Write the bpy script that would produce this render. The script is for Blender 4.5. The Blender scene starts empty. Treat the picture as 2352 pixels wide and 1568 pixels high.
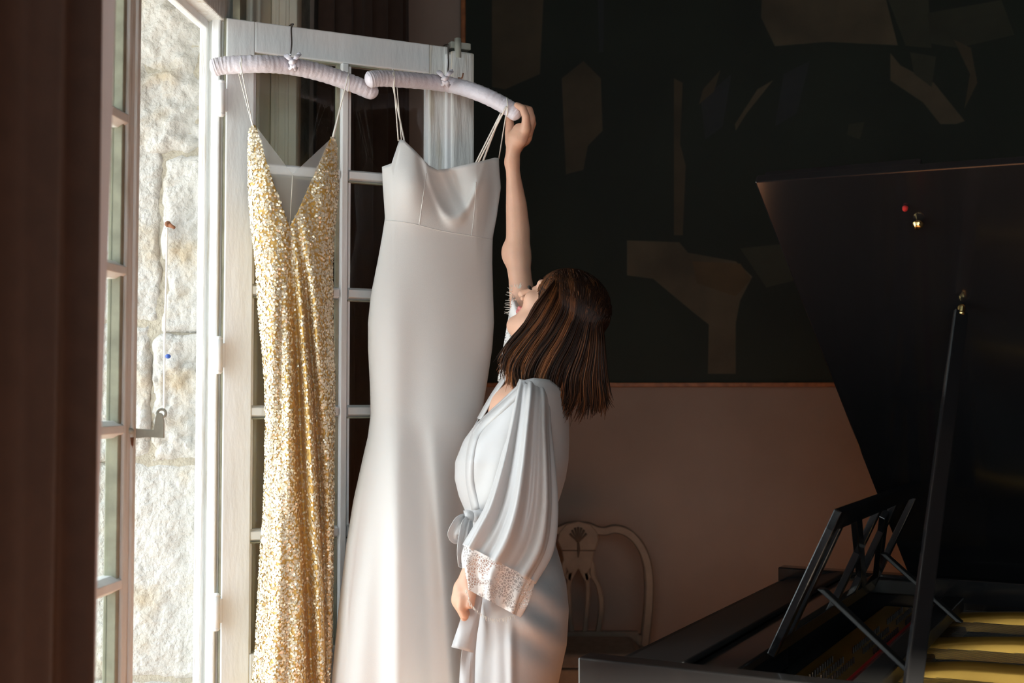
import bpy, bmesh, math, random
import numpy as np
from mathutils import Vector, Matrix, noise
random.seed(7); rng = np.random.default_rng(7)
SC = bpy.context.scene; COL = SC.collection

# ------------------------------------------------------------------ camera
FPX, HOR, EYE = 2800.0, 905.0, 1.46          # focal length in pixels (2352 x 1568 frame), horizon row, eye height
PITCH = math.atan((HOR - 784.0) / FPX)
cam_d = bpy.data.cameras.new('camera'); cam = bpy.data.objects.new('camera', cam_d); COL.objects.link(cam)
cam_d.sensor_width = 36.0; cam_d.lens = 36.0 * FPX / 2352.0
cam.location = (0, 0, EYE); cam.rotation_euler = (math.pi / 2 + PITCH, 0, 0)
cam_d.clip_start = 0.05
cam_d.dof.use_dof = True; cam_d.dof.focus_distance = 2.98; cam_d.dof.aperture_fstop = 4.5
SC.camera = cam
# ------------------------------------------------------------------ daylight and exposure
world = bpy.data.worlds.new('overcast_sky'); SC.world = world; world.use_nodes = True
bg = world.node_tree.nodes['Background']; bg.inputs[0].default_value = (0.84, 0.935, 1.0, 1); bg.inputs[1].default_value = 1.0
SC.view_settings.view_transform = 'Standard'; SC.view_settings.look = 'None'
SC.view_settings.gamma = 1.0; SC.view_settings.use_curve_mapping = False
SC.view_settings.exposure = 2.4
SC.cycles.use_denoising = True
SC.cycles.max_bounces = 10; SC.cycles.diffuse_bounces = 6; SC.cycles.transparent_max_bounces = 24
SC.cycles.sample_clamp_indirect = 6.0; SC.cycles.caustics_reflective = False; SC.cycles.caustics_refractive = False

# ------------------------------------------------------------------ frames of reference
_ca, _sa = math.cos(PITCH), math.sin(PITCH)
def at(px, py, Y):
    """point of the room at distance Y from the camera's own plane, seen at (px, py)"""
    px = np.asarray(px, float); py = np.asarray(py, float); Y = np.asarray(Y, float)
    dx = (px - 1176.0) / FPX; dy = (784.0 - py) / FPX
    wy = _ca - dy * _sa; wz = _sa + dy * _ca
    k = Y / wy
    return np.stack(np.broadcast_arrays(dx * k, Y, EYE + wz * k), -1)
def zat(py, Y): return float(at(1176, py, Y)[2])
ANG = math.radians(5.0)
Wd = np.array([math.sin(ANG), math.cos(ANG), 0.0])      # along the window wall, away from the camera
Nd = np.array([math.cos(ANG), -math.sin(ANG), 0.0])     # into the room
Zd = np.array([0, 0, 1.0])
HP = np.array([-0.704, 2.96, 0.0])                      # hinge line of the open leaf
def W(u, v, z): return HP + u * Nd + v * Wd + z * Zd
LD = np.array([0.903, 0.43, 0.0]); LD /= np.linalg.norm(LD)   # open leaf: from hinge to free edge
LN = np.array([LD[1], -LD[0], 0.0])                           # its face towards the camera
def leafY(px):
    k = (np.asarray(px, float) - 1176.0) / FPX
    s = (k * HP[1] - HP[0]) / (LD[0] - LD[1] * k)
    return HP[1] + LD[1] * s
def leafS(px):
    k = (px - 1176.0) / FPX
    return (k * HP[1] - HP[0]) / (LD[0] - LD[1] * k)

sun_d = bpy.data.lights.new('low_sun', 'SUN'); sun_d.energy = 6.5; sun_d.color = (1.0, 0.87, 0.70); sun_d.angle = math.radians(1.5)
sun = bpy.data.objects.new('low_sun', sun_d); COL.objects.link(sun)      # falls through the added rear window onto the floor behind the woman
sun.rotation_euler = Vector((0.16, 1.0, -0.44)).to_track_quat('-Z', 'Y').to_euler()
def portal(name, p, nrm, sx, sy):
    """tells the renderer where the sky enters the room (emits nothing itself)"""
    l = bpy.data.lights.new(name, 'AREA'); l.shape = 'RECTANGLE'; l.size = sx; l.size_y = sy; l.cycles.is_portal = True
    o = bpy.data.objects.new(name, l); COL.objects.link(o); o.location = Vector(p)
    o.rotation_euler = Vector(nrm).to_track_quat('-Z', 'Y').to_euler()
portal('door_portal', W(-0.63, -0.62, 1.25), Nd, 2.6, 1.5)
portal('added_rear_portal', W(1.325, -4.86, 1.825), Wd, 2.45, 1.95)
portal('added_side_portal', W(-0.63, -3.2, 1.825), Nd, 1.95, 2.15)

# ------------------------------------------------------------------ object helpers
WLOC = {}
def tag(o, label=None, cat=None, group=None, kind=None):
    if label: o['label'] = label
    if cat: o['category'] = cat
    if group: o['group'] = group
    if kind: o['kind'] = kind
    return o
def empty(name, loc, label=None, cat=None, group=None, kind=None):
    o = bpy.data.objects.new(name, None); COL.objects.link(o); o.location = Vector(loc); o.empty_display_size = 0.05
    WLOC[o.name] = np.array(loc, float)
    return tag(o, label, cat, group, kind)
def mk(name, verts, faces, mat, parent=None, smooth=False, bevel=0, solid=0, attr=None, subsurf=0):
    v = np.asarray(verts, float).reshape(-1, 3)
    lo, hi = v.min(0), v.max(0); loc = (lo + hi) / 2; loc[2] = lo[2]
    me = bpy.data.meshes.new(name); me.from_pydata((v - loc).tolist(), [], faces); me.update()
    o = bpy.data.objects.new(name, me); COL.objects.link(o)
    WLOC[o.name] = loc
    if parent is not None:
        o.parent = parent; o.location = Vector(loc - WLOC[parent.name])
    else: o.location = Vector(loc)
    if mat is not None: me.materials.append(mat)
    if smooth: me.polygons.foreach_set('use_smooth', np.ones(len(me.polygons), bool))
    if attr is not None:
        a = me.color_attributes.new('tone', 'FLOAT_COLOR', 'POINT')
        c = np.ones((len(v), 4), np.float32); c[:, :3] = np.asarray(attr, np.float32).reshape(-1, 1) if np.ndim(attr) == 1 else attr
        a.data.foreach_set('color', c.ravel())
    if solid:
        m = o.modifiers.new('thickness', 'SOLIDIFY'); m.thickness = solid; m.offset = 0
    if subsurf:
        m = o.modifiers.new('sub', 'SUBSURF'); m.levels = subsurf; m.render_levels = subsurf
    if bevel:
        m = o.modifiers.new('bevel', 'BEVEL'); m.width = bevel; m.segments = 2; m.limit_method = 'ANGLE'
    return o
BOXF = [(0, 3, 2, 1), (4, 5, 6, 7), (0, 1, 5, 4), (1, 2, 6, 5), (2, 3, 7, 6), (3, 0, 4, 7)]
def boxv(p, a, b, c):
    """corner p, edge vectors a, b, c"""
    p, a, b, c = (np.asarray(x, float) for x in (p, a, b, c))
    v = [p, p + a, p + a + b, p + b, p + c, p + a + c, p + a + b + c, p + b + c]
    if np.dot(np.cross(a, b), c) < 0: v = [v[i] for i in (0, 3, 2, 1, 4, 7, 6, 5)]
    return v
def box(name, p, a, b, c, mat, parent=None, bevel=0.0):
    return mk(name, boxv(p, a, b, c), BOXF, mat, parent, bevel=bevel)
def wbox(name, u0, u1, v0, v1, z0, z1, mat, parent=None, bevel=0.0):
    return box(name, W(u0, v0, z0), (u1 - u0) * Nd, (v1 - v0) * Wd, (z1 - z0) * Zd, mat, parent, bevel)
class MB:
    def __init__(s): s.v = []; s.f = []
    def add(s, v, f):
        n = len(s.v); s.v += [list(map(float, x)) for x in v]; s.f += [tuple(i + n for i in q) for q in f]; return s
    def box(s, p, a, b, c): return s.add(boxv(p, a, b, c), BOXF)
    def build(s, name, mat, parent=None, **k): return mk(name, s.v, s.f, mat, parent, **k)
def catmull(P, n):
    P = np.asarray(P, float)
    if len(P) == 2: return P[0] + (P[1] - P[0]) * np.linspace(0, 1, n)[:, None]
    Q = np.vstack([2 * P[0] - P[1], P, 2 * P[-1] - P[-2]])
    t = np.linspace(0, len(P) - 1 - 1e-9, n); i = t.astype(int); f = (t - i)[:, None]
    a, b, c, d = Q[i], Q[i + 1], Q[i + 2], Q[i + 3]
    return 0.5 * (2 * b + (c - a) * f + (2 * a - 5 * b + 4 * c - d) * f**2 + (3 * b - a - 3 * c + d) * f**3)
def frames(path):
    T = np.gradient(path, axis=0); T /= np.linalg.norm(T, axis=1)[:, None] + 1e-12
    up = np.array([0, -1.0, 0.0])
    A = np.cross(T, up); bad = np.linalg.norm(A, axis=1) < 0.15
    A[bad] = np.cross(T[bad], np.array([1.0, 0, 0.2])); A /= np.linalg.norm(A, axis=1)[:, None]
    return T, A, np.cross(A, T)
def tube_vf(path, rad, sides=10, caps=True, flat=1.0):
    path = np.asarray(path, float); n = len(path); rad = np.broadcast_to(np.asarray(rad, float), (n,))
    T, A, B = frames(path); th = np.linspace(0, 2 * math.pi, sides, endpoint=False)
    V = path[:, None] + rad[:, None, None] * (np.cos(th)[None, :, None] * A[:, None] + flat * np.sin(th)[None, :, None] * B[:, None])
    V = V.reshape(-1, 3); F = []
    for i in range(n - 1):
        for j in range(sides):
            k = (j + 1) % sides
            F.append((i * sides + j, i * sides + k, (i + 1) * sides + k, (i + 1) * sides + j))
    if caps: F.append(tuple(range(sides))[::-1]); F.append(tuple((n - 1) * sides + j for j in range(sides)))
    return V, F
def tube(name, pts, rad, mat, parent=None, n=None, sides=10, flat=1.0, smooth=True):
    P = catmull(pts, n or max(2, 6 * len(pts)))
    if np.ndim(rad): rad = np.interp(np.linspace(0, 1, len(P)), np.linspace(0, 1, len(rad)), rad)
    V, F = tube_vf(P, rad, sides, True, flat)
    return mk(name, V, F, mat, parent, smooth=smooth)
def barstrip(mb, path, wdir, w, ddir, d):
    """rectangular bar swept along path; wdir/ddir arrays or vectors giving section axes"""
    path = np.asarray(path, float); n = len(path)
    wd = np.broadcast_to(np.asarray(wdir, float), (n, 3)); dd = np.broadcast_to(np.asarray(ddir, float), (n, 3))
    w = np.broadcast_to(np.asarray(w, float), (n,)); V = []; F = []
    for i in range(n):
        a = wd[i] * w[i] / 2; b = dd[i] * d / 2
        V += [path[i] - a - b, path[i] + a - b, path[i] + a + b, path[i] - a + b]
    for i in range(n - 1):
        for j in range(4):
            k = (j + 1) % 4; F.append((4 * i + j, 4 * i + k, 4 * i + 4 + k, 4 * i + 4 + j))
    F += [(3, 2, 1, 0), tuple(4 * (n - 1) + j for j in range(4))]
    mb.add(V, F)
def prism(name, pts2, frame, d0, d1, mat, parent=None, bevel=0.0):
    """polygon in a plane (frame(a,b,d) -> point) extruded from d0 to d1"""
    n = len(pts2); V = [frame(a, b, d0) for a, b in pts2] + [frame(a, b, d1) for a, b in pts2]
    F = [tuple(range(n))[::-1], tuple(range(n, 2 * n))] + [(i, (i + 1) % n, n + (i + 1) % n, n + i) for i in range(n)]
    o = mk(name, V, F, mat, parent, bevel=bevel)
    bm = bmesh.new(); bm.from_mesh(o.data); bmesh.ops.recalc_face_normals(bm, faces=bm.faces); bm.to_mesh(o.data); bm.free()
    return o

# ------------------------------------------------------------------ materials
def mat(name, col, rough=0.6, metal=0.0, var=0.0, vscale=8.0, bump=0.0, bscale=60.0, col2=None, sheen=0.0, spec=0.5,
        sss=0.0, coat=0.0, stretch=(1, 1, 1), thr=None, attr=False):
    m = bpy.data.materials.new(name); m.use_nodes = True; nt = m.node_tree; N = nt.nodes; L = nt.links
    p = N['Principled BSDF']; p.inputs['Roughness'].default_value = rough; p.inputs['Metallic'].default_value = metal
    p.inputs['Specular IOR Level'].default_value = spec; p.inputs['Sheen Weight'].default_value = sheen
    p.inputs['Coat Weight'].default_value = coat; p.inputs['Coat Roughness'].default_value = 0.06
    if sss:
        p.inputs['Subsurface Weight'].default_value = sss; p.inputs['Subsurface Radius'].default_value = (0.012, 0.005, 0.003)
        p.inputs['Subsurface Scale'].default_value = 0.5
    p.inputs['Base Color'].default_value = (*col, 1)
    tc = N.new('ShaderNodeTexCoord'); mp = N.new('ShaderNodeMapping'); mp.inputs['Scale'].default_value = stretch
    L.new(tc.outputs['Object'], mp.inputs[0])
    out = None
    if var or col2:
        nz = N.new('ShaderNodeTexNoise'); nz.inputs['Scale'].default_value = vscale; nz.inputs['Detail'].default_value = 6
        L.new(mp.outputs[0], nz.inputs['Vector'])
        cr = N.new('ShaderNodeValToRGB'); L.new(nz.outputs['Fac'], cr.inputs[0])
        c2 = col2 or tuple(max(0, c * (1 - var)) for c in col)
        lo, hi = thr or (0.35, 0.65)
        cr.color_ramp.elements[0].position = lo; cr.color_ramp.elements[1].position = hi
        cr.color_ramp.elements[0].color = (*c2, 1); cr.color_ramp.elements[1].color = (*col, 1)
        out = cr.outputs[0]; L.new(out, p.inputs['Base Color'])
    if attr:
        at_ = N.new('ShaderNodeAttribute'); at_.attribute_name = 'tone'
        mx = N.new('ShaderNodeMix'); mx.data_type = 'RGBA'
        L.new(at_.outputs['Fac'], mx.inputs[0]); mx.inputs[6].default_value = (*col2, 1) if col2 else (0, 0, 0, 1); mx.inputs[7].default_value = (*col, 1)
        L.new(mx.outputs[2], p.inputs['Base Color'])
    if bump:
        bz = N.new('ShaderNodeTexNoise'); bz.inputs['Scale'].default_value = bscale; bz.inputs['Detail'].default_value = 5
        L.new(mp.outputs[0], bz.inputs['Vector'])
        b = N.new('ShaderNodeBump'); b.inputs['Strength'].default_value = bump; b.inputs['Distance'].default_value = 0.01
        L.new(bz.outputs['Fac'], b.inputs['Height']); L.new(b.outputs[0], p.inputs['Normal'])
    return m
def glass_mat():
    m = bpy.data.materials.new('window_glass'); m.use_nodes = True; N = m.node_tree.nodes; L = m.node_tree.links
    N.remove(N['Principled BSDF']); o = N['Material Output']
    t = N.new('ShaderNodeBsdfTransparent'); t.inputs[0].default_value = (0.97, 0.985, 0.975, 1)
    g = N.new('ShaderNodeBsdfGlossy'); g.inputs['Roughness'].default_value = 0.015
    fr = N.new('ShaderNodeFresnel'); fr.inputs[0].default_value = 1.5
    mx = N.new('ShaderNodeMixShader'); ge = N.new('ShaderNodeNewGeometry'); iv = N.new('ShaderNodeMath'); iv.operation = 'SUBTRACT'; iv.inputs[0].default_value = 1.0; L.new(ge.outputs['Backfacing'], iv.inputs[1])
    ml = N.new('ShaderNodeMath'); ml.operation = 'MULTIPLY'; L.new(fr.outputs[0], ml.inputs[0]); L.new(iv.outputs[0], ml.inputs[1])
    L.new(ml.outputs[0], mx.inputs[0]); L.new(t.outputs[0], mx.inputs[1]); L.new(g.outputs[0], mx.inputs[2])
    L.new(mx.outputs[0], o.inputs[0]); return m
def lace_mat(name, scale=170.0, lo=0.04, hi=0.16, base=0.25):
    m = bpy.data.materials.new(name); m.use_nodes = True; N = m.node_tree.nodes; L = m.node_tree.links
    p = N['Principled BSDF']; p.inputs['Base Color'].default_value = (0.9, 0.89, 0.88, 1); p.inputs['Roughness'].default_value = 0.7
    o = N['Material Output']; tc = N.new('ShaderNodeTexCoord')
    vo = N.new('ShaderNodeTexVoronoi'); vo.feature = 'DISTANCE_TO_EDGE'; vo.inputs['Scale'].default_value = scale
    L.new(tc.outputs['Object'], vo.inputs['Vector'])
    nz = N.new('ShaderNodeTexNoise'); nz.inputs['Scale'].default_value = 38; nz.inputs['Detail'].default_value = 3; L.new(tc.outputs['Object'], nz.inputs['Vector'])
    mr = N.new('ShaderNodeMapRange'); mr.inputs[1].default_value = lo; mr.inputs[2].default_value = hi; mr.inputs[3].default_value = 1.0; mr.inputs[4].default_value = base
    L.new(vo.outputs['Distance'], mr.inputs[0])
    m2 = N.new('ShaderNodeMapRange'); m2.inputs[1].default_value = 0.5; m2.inputs[2].default_value = 0.56; L.new(nz.outputs['Fac'], m2.inputs[0])
    mx = N.new('ShaderNodeMath'); mx.operation = 'MAXIMUM'; L.new(mr.outputs[0], mx.inputs[0]); L.new(m2.outputs[0], mx.inputs[1])
    t = N.new('ShaderNodeBsdfTransparent'); ms = N.new('ShaderNodeMixShader')
    L.new(mx.outputs[0], ms.inputs[0]); L.new(t.outputs[0], ms.inputs[1]); L.new(p.outputs[0], ms.inputs[2]); L.new(ms.outputs[0], o.inputs[0])
    return m
def sheer_mat(name, col, cover):
    m = bpy.data.materials.new(name); m.use_nodes = True; N = m.node_tree.nodes; L = m.node_tree.links
    N.remove(N['Principled BSDF']); o = N['Material Output']
    t = N.new('ShaderNodeBsdfTransparent'); d = N.new('ShaderNodeBsdfDiffuse'); d.inputs[0].default_value = (*col, 1)
    tr = N.new('ShaderNodeBsdfTranslucent'); tr.inputs[0].default_value = (*col, 1)
    a = N.new('ShaderNodeMixShader'); a.inputs[0].default_value = 0.4; L.new(d.outputs[0], a.inputs[1]); L.new(tr.outputs[0], a.inputs[2])
    b = N.new('ShaderNodeMixShader'); b.inputs[0].default_value = cover; L.new(t.outputs[0], b.inputs[1]); L.new(a.outputs[0], b.inputs[2])
    L.new(b.outputs[0], o.inputs[0]); return m
M = {}
M['paint'] = mat('chipped_white_paint', (0.84, 0.86, 0.87), 0.45, var=0.10, vscale=14, bump=0.25, bscale=35, stretch=(1, 1, 0.25))
M['paint_worn'] = mat('worn_white_paint', (0.74, 0.75, 0.73), 0.55, col2=(0.58, 0.54, 0.46), vscale=45, bump=0.6, bscale=60, stretch=(1, 1, 0.12), thr=(0.3, 0.45))
M['sage'] = mat('sage_edge_paint', (0.36, 0.36, 0.27), 0.6, var=0.3, vscale=20)
M['stone'] = mat('hewn_limestone', (0.48, 0.465, 0.435), 0.9, col2=(0.42, 0.355, 0.26), vscale=7, bump=0.9, bscale=75, thr=(0.30, 0.47))
M['mortar'] = mat('lime_mortar', (0.44, 0.40, 0.32), 0.95, var=0.25, vscale=30, bump=0.6, bscale=120)
M['gravel'] = mat('pale_gravel', (0.62, 0.62, 0.60), 0.95, var=0.3, vscale=60, bump=0.6, bscale=90)
M['plaster'] = mat('dusty_pink_plaster', (0.39, 0.29, 0.24), 0.85, var=0.10, vscale=3, bump=0.15, bscale=40)
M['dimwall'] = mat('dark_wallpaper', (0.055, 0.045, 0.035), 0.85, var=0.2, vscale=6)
M['ceil'] = mat('smoked_ceiling', (0.10, 0.085, 0.07), 0.9, var=0.15, vscale=3)
M['floor'] = mat('waxed_oak_floor', (0.50, 0.20, 0.075), 0.35, var=0.35, vscale=9, bump=0.1, bscale=30, stretch=(6, 0.6, 1))
M['curtain'] = mat('brown_velvet_curtain', (0.056, 0.029, 0.019), 0.9, var=0.2, vscale=30, sheen=0.08, bump=0.2, bscale=350)

M['glass'] = glass_mat()
M['iron'] = mat('grey_painted_iron', (0.46, 0.48, 0.42), 0.5, metal=0.0, var=0.25, vscale=30)
M['steel'] = mat('hook_steel', (0.55, 0.56, 0.58), 0.3, metal=1.0)
M['pin'] = mat('blued_steel', (0.16, 0.16, 0.17), 0.35, metal=1.0)
M['cream'] = mat('cream_painted_wood', (0.86, 0.81, 0.68), 0.45, var=0.08, vscale=10)
M['rust'] = mat('rusty_iron', (0.28, 0.11, 0.05), 0.8, var=0.5, vscale=60)
M['cable'] = mat('white_cable', (0.78, 0.77, 0.74), 0.5)
M['blue'] = mat('blue_glaze', (0.03, 0.09, 0.38), 0.3)
M['satin'] = mat('white_satin', (0.55, 0.545, 0.55), 0.36, sheen=0.15, spec=0.45, bump=0.12, bscale=25)
M['padding'] = mat('lilac_white_satin', (0.74, 0.71, 0.78), 0.38, sheen=0.2, bump=0.15, bscale=160)
M['crepe'] = mat('ivory_crepe', (0.79, 0.79, 0.775), 0.62, sheen=0.12, bump=0.06, bscale=500, spec=0.3)
M['strap'] = mat('ivory_ribbon', (0.82, 0.79, 0.72), 0.5)
M['goldcloth'] = mat('gold_lame_ground', (0.76, 0.47, 0.12), 0.5, metal=0.15, var=0.25, vscale=90, sheen=0.2)
M['sequin'] = mat('champagne_sequin', (0.93, 0.87, 0.72), 0.26, metal=0.28, col2=(0.82, 0.67, 0.42), attr=True, spec=0.9)
M['tulle'] = sheer_mat('white_tulle', (0.85, 0.86, 0.86), 0.34)
M['lace'] = lace_mat('white_lace')
M['lining'] = sheer_mat('pale_curtain_lining', (0.80, 0.77, 0.78), 0.93)
M['skin'] = mat('skin', (0.74, 0.435, 0.305), 0.5, var=0.08, vscale=25, sss=0.18, bump=0.05, bscale=300)
M['lip'] = mat('lip', (0.62, 0.20, 0.19), 0.4)
M['eye'] = mat('eye_white', (0.75, 0.72, 0.68), 0.15)
M['lash'] = mat('dark_lash', (0.012, 0.008, 0.006), 0.6)
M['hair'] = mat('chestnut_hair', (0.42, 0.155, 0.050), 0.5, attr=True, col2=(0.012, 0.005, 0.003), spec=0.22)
M['hairbase'] = mat('dark_hair_mass', (0.012, 0.006, 0.004), 0.7, spec=0.1)
M['chairwood'] = mat('grey_painted_carved_wood', (0.27, 0.20, 0.15), 0.6, var=0.2, vscale=20, bump=0.2, bscale=60)
M['chaircloth'] = mat('faded_seat_cloth', (0.36, 0.28, 0.22), 0.85, var=0.2, vscale=30)
M['carve'] = mat('dark_carved_groove', (0.10, 0.07, 0.05), 0.7)
M['ebony'] = mat('black_piano_lacquer', (0.010, 0.010, 0.011), 0.16, spec=0.5, coat=0.3)
M['ebony_matt'] = mat('satin_black_wood', (0.012, 0.012, 0.012), 0.42)
M['plate'] = mat('gold_lacquered_iron', (0.58, 0.32, 0.06), 0.38, metal=0.8, var=0.2, vscale=5)
M['soundboard'] = mat('dark_spruce', (0.11, 0.062, 0.022), 0.5, var=0.3, vscale=8, stretch=(1, 8, 1))
M['brass'] = mat('polished_brass', (0.80, 0.58, 0.24), 0.2, metal=1.0)
M['redfelt'] = mat('red_felt', (0.45, 0.015, 0.012), 0.9)
M['canvas'] = mat('dark_painted_canvas', (0.014, 0.020, 0.012), 0.75, var=0.45, vscale=1.6, bump=0.15, bscale=200)
for nm, c in (('ochre', (0.13, 0.082, 0.036)), ('umber', (0.085, 0.062, 0.034)), ('slate', (0.030, 0.034, 0.036)), ('olive', (0.050, 0.050, 0.030)), ('tan', (0.115, 0.088, 0.052))):
    M['p_' + nm] = mat('oil_paint_' + nm, c, 0.75, var=0.5, vscale=3.0, bump=0.15, bscale=200)
M['gilt'] = mat('worn_orange_gilt', (0.46, 0.16, 0.05), 0.5, var=0.4, vscale=30)

# ================================================================== THE ROOM
Z_OPEN = 2.47
U_OUT = -0.62
VB = -4.6                                                   # wall behind the camera
tag(wbox('floor', -0.05, 4.6, VB - .3, 2.5, -0.08, 0.0, M['floor']), 'waxed oak floor of the room', 'floor', kind='structure')
tag(wbox('ceiling', -0.05, 4.6, VB - .3, 2.5, 3.45, 3.55, M['ceil']), 'dim ceiling of the room', 'ceiling', kind='structure')
tag(wbox('wall_back', -0.05, 4.6, 2.36, 2.5, 0.0, 3.45, M['plaster']), 'dusty pink plaster wall below the dark painting', 'wall', kind='structure')
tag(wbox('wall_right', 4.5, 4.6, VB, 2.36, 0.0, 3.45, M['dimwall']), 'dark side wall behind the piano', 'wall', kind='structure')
RU0, RU1, LV0, LV1, ZW0, ZW1 = 0.10, 2.55, -4.25, -2.15, 0.85, 2.80
wr = empty('wall_rear', W(2, VB, 0), 'dark wall behind the camera with an added window', 'wall', kind='structure')
wbox('masonry', -0.62, RU0, VB - .25, VB, 0.0, 3.45, M['dimwall'], wr)
wbox('masonry', RU1, 4.5, VB - .25, VB, 0.0, 3.45, M['dimwall'], wr)
wbox('masonry', RU0, RU1, VB - .25, VB, 0.0, ZW0, M['dimwall'], wr)
wbox('lintel', RU0, RU1, VB - .25, VB, ZW1, 3.45, M['dimwall'], wr)
wl = empty('wall_left', W(-0.3, 0, 0), 'thick stone wall around the open French door', 'wall', kind='structure')
wbox('masonry', U_OUT, -0.001, VB, LV0, 0.0, 3.45, M['mortar'], wl)
wbox('masonry', U_OUT, -0.001, LV1, -1.34, 0.0, 3.45, M['mortar'], wl)
wbox('masonry', U_OUT, -0.001, LV0, LV1, 0.0, ZW0, M['mortar'], wl)
wbox('lintel', U_OUT, -0.001, LV0, LV1, ZW1, 3.45, M['mortar'], wl)
wbox('masonry', U_OUT, -0.001, 0.115, 2.5, 0.0, 3.45, M['mortar'], wl)
wbox('lintel', U_OUT, -0.001, -1.34, 0.115, Z_OPEN + 0.06, 3.45, M['mortar'], wl)
wbox('interior_plaster', -0.001, 0.012, LV1, -1.36, 0.0, 3.45, M['plaster'], wl)
wbox('interior_plaster', -0.001, 0.012, 0.82, 2.36, 0.0, 3.45, M['plaster'], wl)
wbox('interior_plaster', -0.001, 0.012, -1.36, 0.82, Z_OPEN + 0.5, 3.45, M['plaster'], wl)
# two unseen windows added behind and beside the camera to light the room
def added_window(name, p, along, inward, w, label):
    r = empty(name, p + along * w / 2 + ZW0 * Zd, label, 'window', kind='structure')
    hgt = ZW1 - ZW0; q = p + ZW0 * Zd - inward * .03
    for x in (0.0, w / 2 - .03, w - .06): box('window_stile', q + along * x, .06 * along, .05 * inward, hgt * Zd, M['paint'], r, .004)
    for z in (0.0, hgt * .33, hgt * .66, hgt - .06):
        box('window_rail', q + along * .06 + z * Zd, (w / 2 - .09) * along, .05 * inward, .06 * Zd, M['paint'], r, .004)
        box('window_rail', q + along * (w / 2 + .03) + z * Zd, (w / 2 - .09) * along, .05 * inward, .06 * Zd, M['paint'], r, .004)
    for x in (.06, w / 2 + .03):
        for z0, z1 in ((.06, hgt * .33), (hgt * .33 + .06, hgt * .66), (hgt * .66 + .06, hgt - .06)):
            box('pane', q + along * x + z0 * Zd + inward * .02, (w / 2 - .09) * along, .004 * inward, (z1 - z0) * Zd, M['glass'], r)
added_window('added_window_1', W(RU0, VB - .12, 0), Nd, Wd, RU1 - RU0, 'unseen tall window added behind the camera to light the room')
added_window('added_window_2', W(-.30, LV0, 0), Wd, Nd, LV1 - LV0, 'unseen tall window added in the left wall to light the room')
tag(wbox('ground', -14, U_OUT, -9, 9, -0.25, -0.1, M['gravel']), 'pale gravel outside the door', 'ground', kind='structure')
wbox('threshold', U_OUT, 0.0, -1.34, 0.115, -0.1, 0.0, M['stone'], wl, 0.01)
# hewn stones of the far reveal: each its own block
wbox('mortar_bed', -0.62, -0.058, 0.064, 0.115, 0.0, Z_OPEN + .06, M['mortar'], wl)
def stone_block(u0, u1, z0, z1, rough, seed, gap=0.003):
    nu_, nz_ = max(8, int((u1 - u0) / 0.0075)), max(8, int((z1 - z0) / 0.0075))
    nu_, nz_ = min(nu_, 80), min(nz_, 90)
    uu = np.linspace(u0 + gap, u1 - gap, nu_); zz = np.linspace(z0 + gap, z1 - gap, nz_); V = []; F = []
    for z in zz:
        for u in uu:
            e = min(u - u0, u1 - u, z - z0, z1 - z) - gap
            q = Vector((u * 1.0, seed * 3.1, z))
            d = noise.fractal(q * 9, 1.0, 2.0, 5) * 0.016 * rough + abs(noise.noise(q * 30)) * 0.012 * rough + noise.noise(q * 75) * 0.0035 * rough
            ed = max(0.0, 1 - e / 0.02)
            jit = noise.noise(q * 22) * 0.008
            V.append(W(u + jit * ed, 0.055 - d + 0.012 * ed * ed, z + jit * ed))
    for i in range(nz_ - 1):
        for j in range(nu_ - 1):
            a = i * nu_ + j; F.append((a, a + 1, a + nu_ + 1, a + nu_))
    n0 = len(V); bd = [j for j in range(nu_)] + [i * nu_ + nu_ - 1 for i in range(1, nz_)] + [(nz_ - 1) * nu_ + j for j in range(nu_ - 2, -1, -1)] + [i * nu_ for i in range(nz_ - 2, 0, -1)]
    for b in bd: V.append(V[b] + 0.05 * Wd)
    for k in range(len(bd)):
        F.append((bd[k], n0 + k, n0 + (k + 1) % len(bd), bd[(k + 1) % len(bd)]))
    return mk('stone_block', V, F, M['stone'], wl, smooth=True)
zz = [zat(y, 3.0) for y in (-120, 345, 765, 1062, 1568, 1900)]
UR = -0.058
for (u0, u1, z0, z1, r) in ((-0.30, UR, zz[1], zz[0], 1.3), (-0.62, -0.30, zz[1] + .05, zz[0], 1.0), (-0.178, UR, zz[2], zz[1], 0.9), (-0.62, -0.178, zz[2] + .03, zz[1] + .05, 0.7),
                            (-0.20, UR, zz[3], zz[2], 1.5), (-0.62, -0.20, zz[3], zz[2] + .03, 1.0), (-0.36, UR, zz[4], zz[3], 0.55), (-0.62, -0.36, zz[4], zz[3], 0.7),
                            (-0.26, UR, 0.0, zz[4], 0.8), (-0.62, -0.26, 0.0, zz[4], 0.8)):
    stone_block(u0, u1, z0, z1, r, u0 * 7 + z0 * 3)
# fixed door frame
Z_HEAD = zat(46, 2.96)
fr = empty('trim_1', W(-0.03, 0.05, 0), 'white painted fixed frame of the French door', 'door frame', kind='structure')
wbox('jamb', -0.058, -0.008, 0.012, 0.115, 0.0, Z_OPEN, M['paint_worn'], fr, 0.003)
wbox('jamb_bead', -0.066, -0.045, 0.000, 0.02, 0.0, Z_OPEN, M['paint_worn'], fr, 0.004)
wbox('jamb_bead', -0.034, -0.012, -0.004, 0.02, 0.0, Z_OPEN - .0, M['paint'], fr, 0.004)
wbox('jamb', -0.058, -0.008, -1.36, -1.27, 0.0, Z_OPEN, M['paint_worn'], fr, 0.003)
wbox('head_rail', -0.066, -0.004, -1.36, 0.115, Z_HEAD, Z_OPEN + 0.06, M['paint_worn'], fr, 0.004)
wbox('head_bead', -0.066, -0.045, -1.27, 0.0, Z_HEAD - 0.02, Z_HEAD + 0.01, M['paint'], fr, 0.004)
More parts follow.
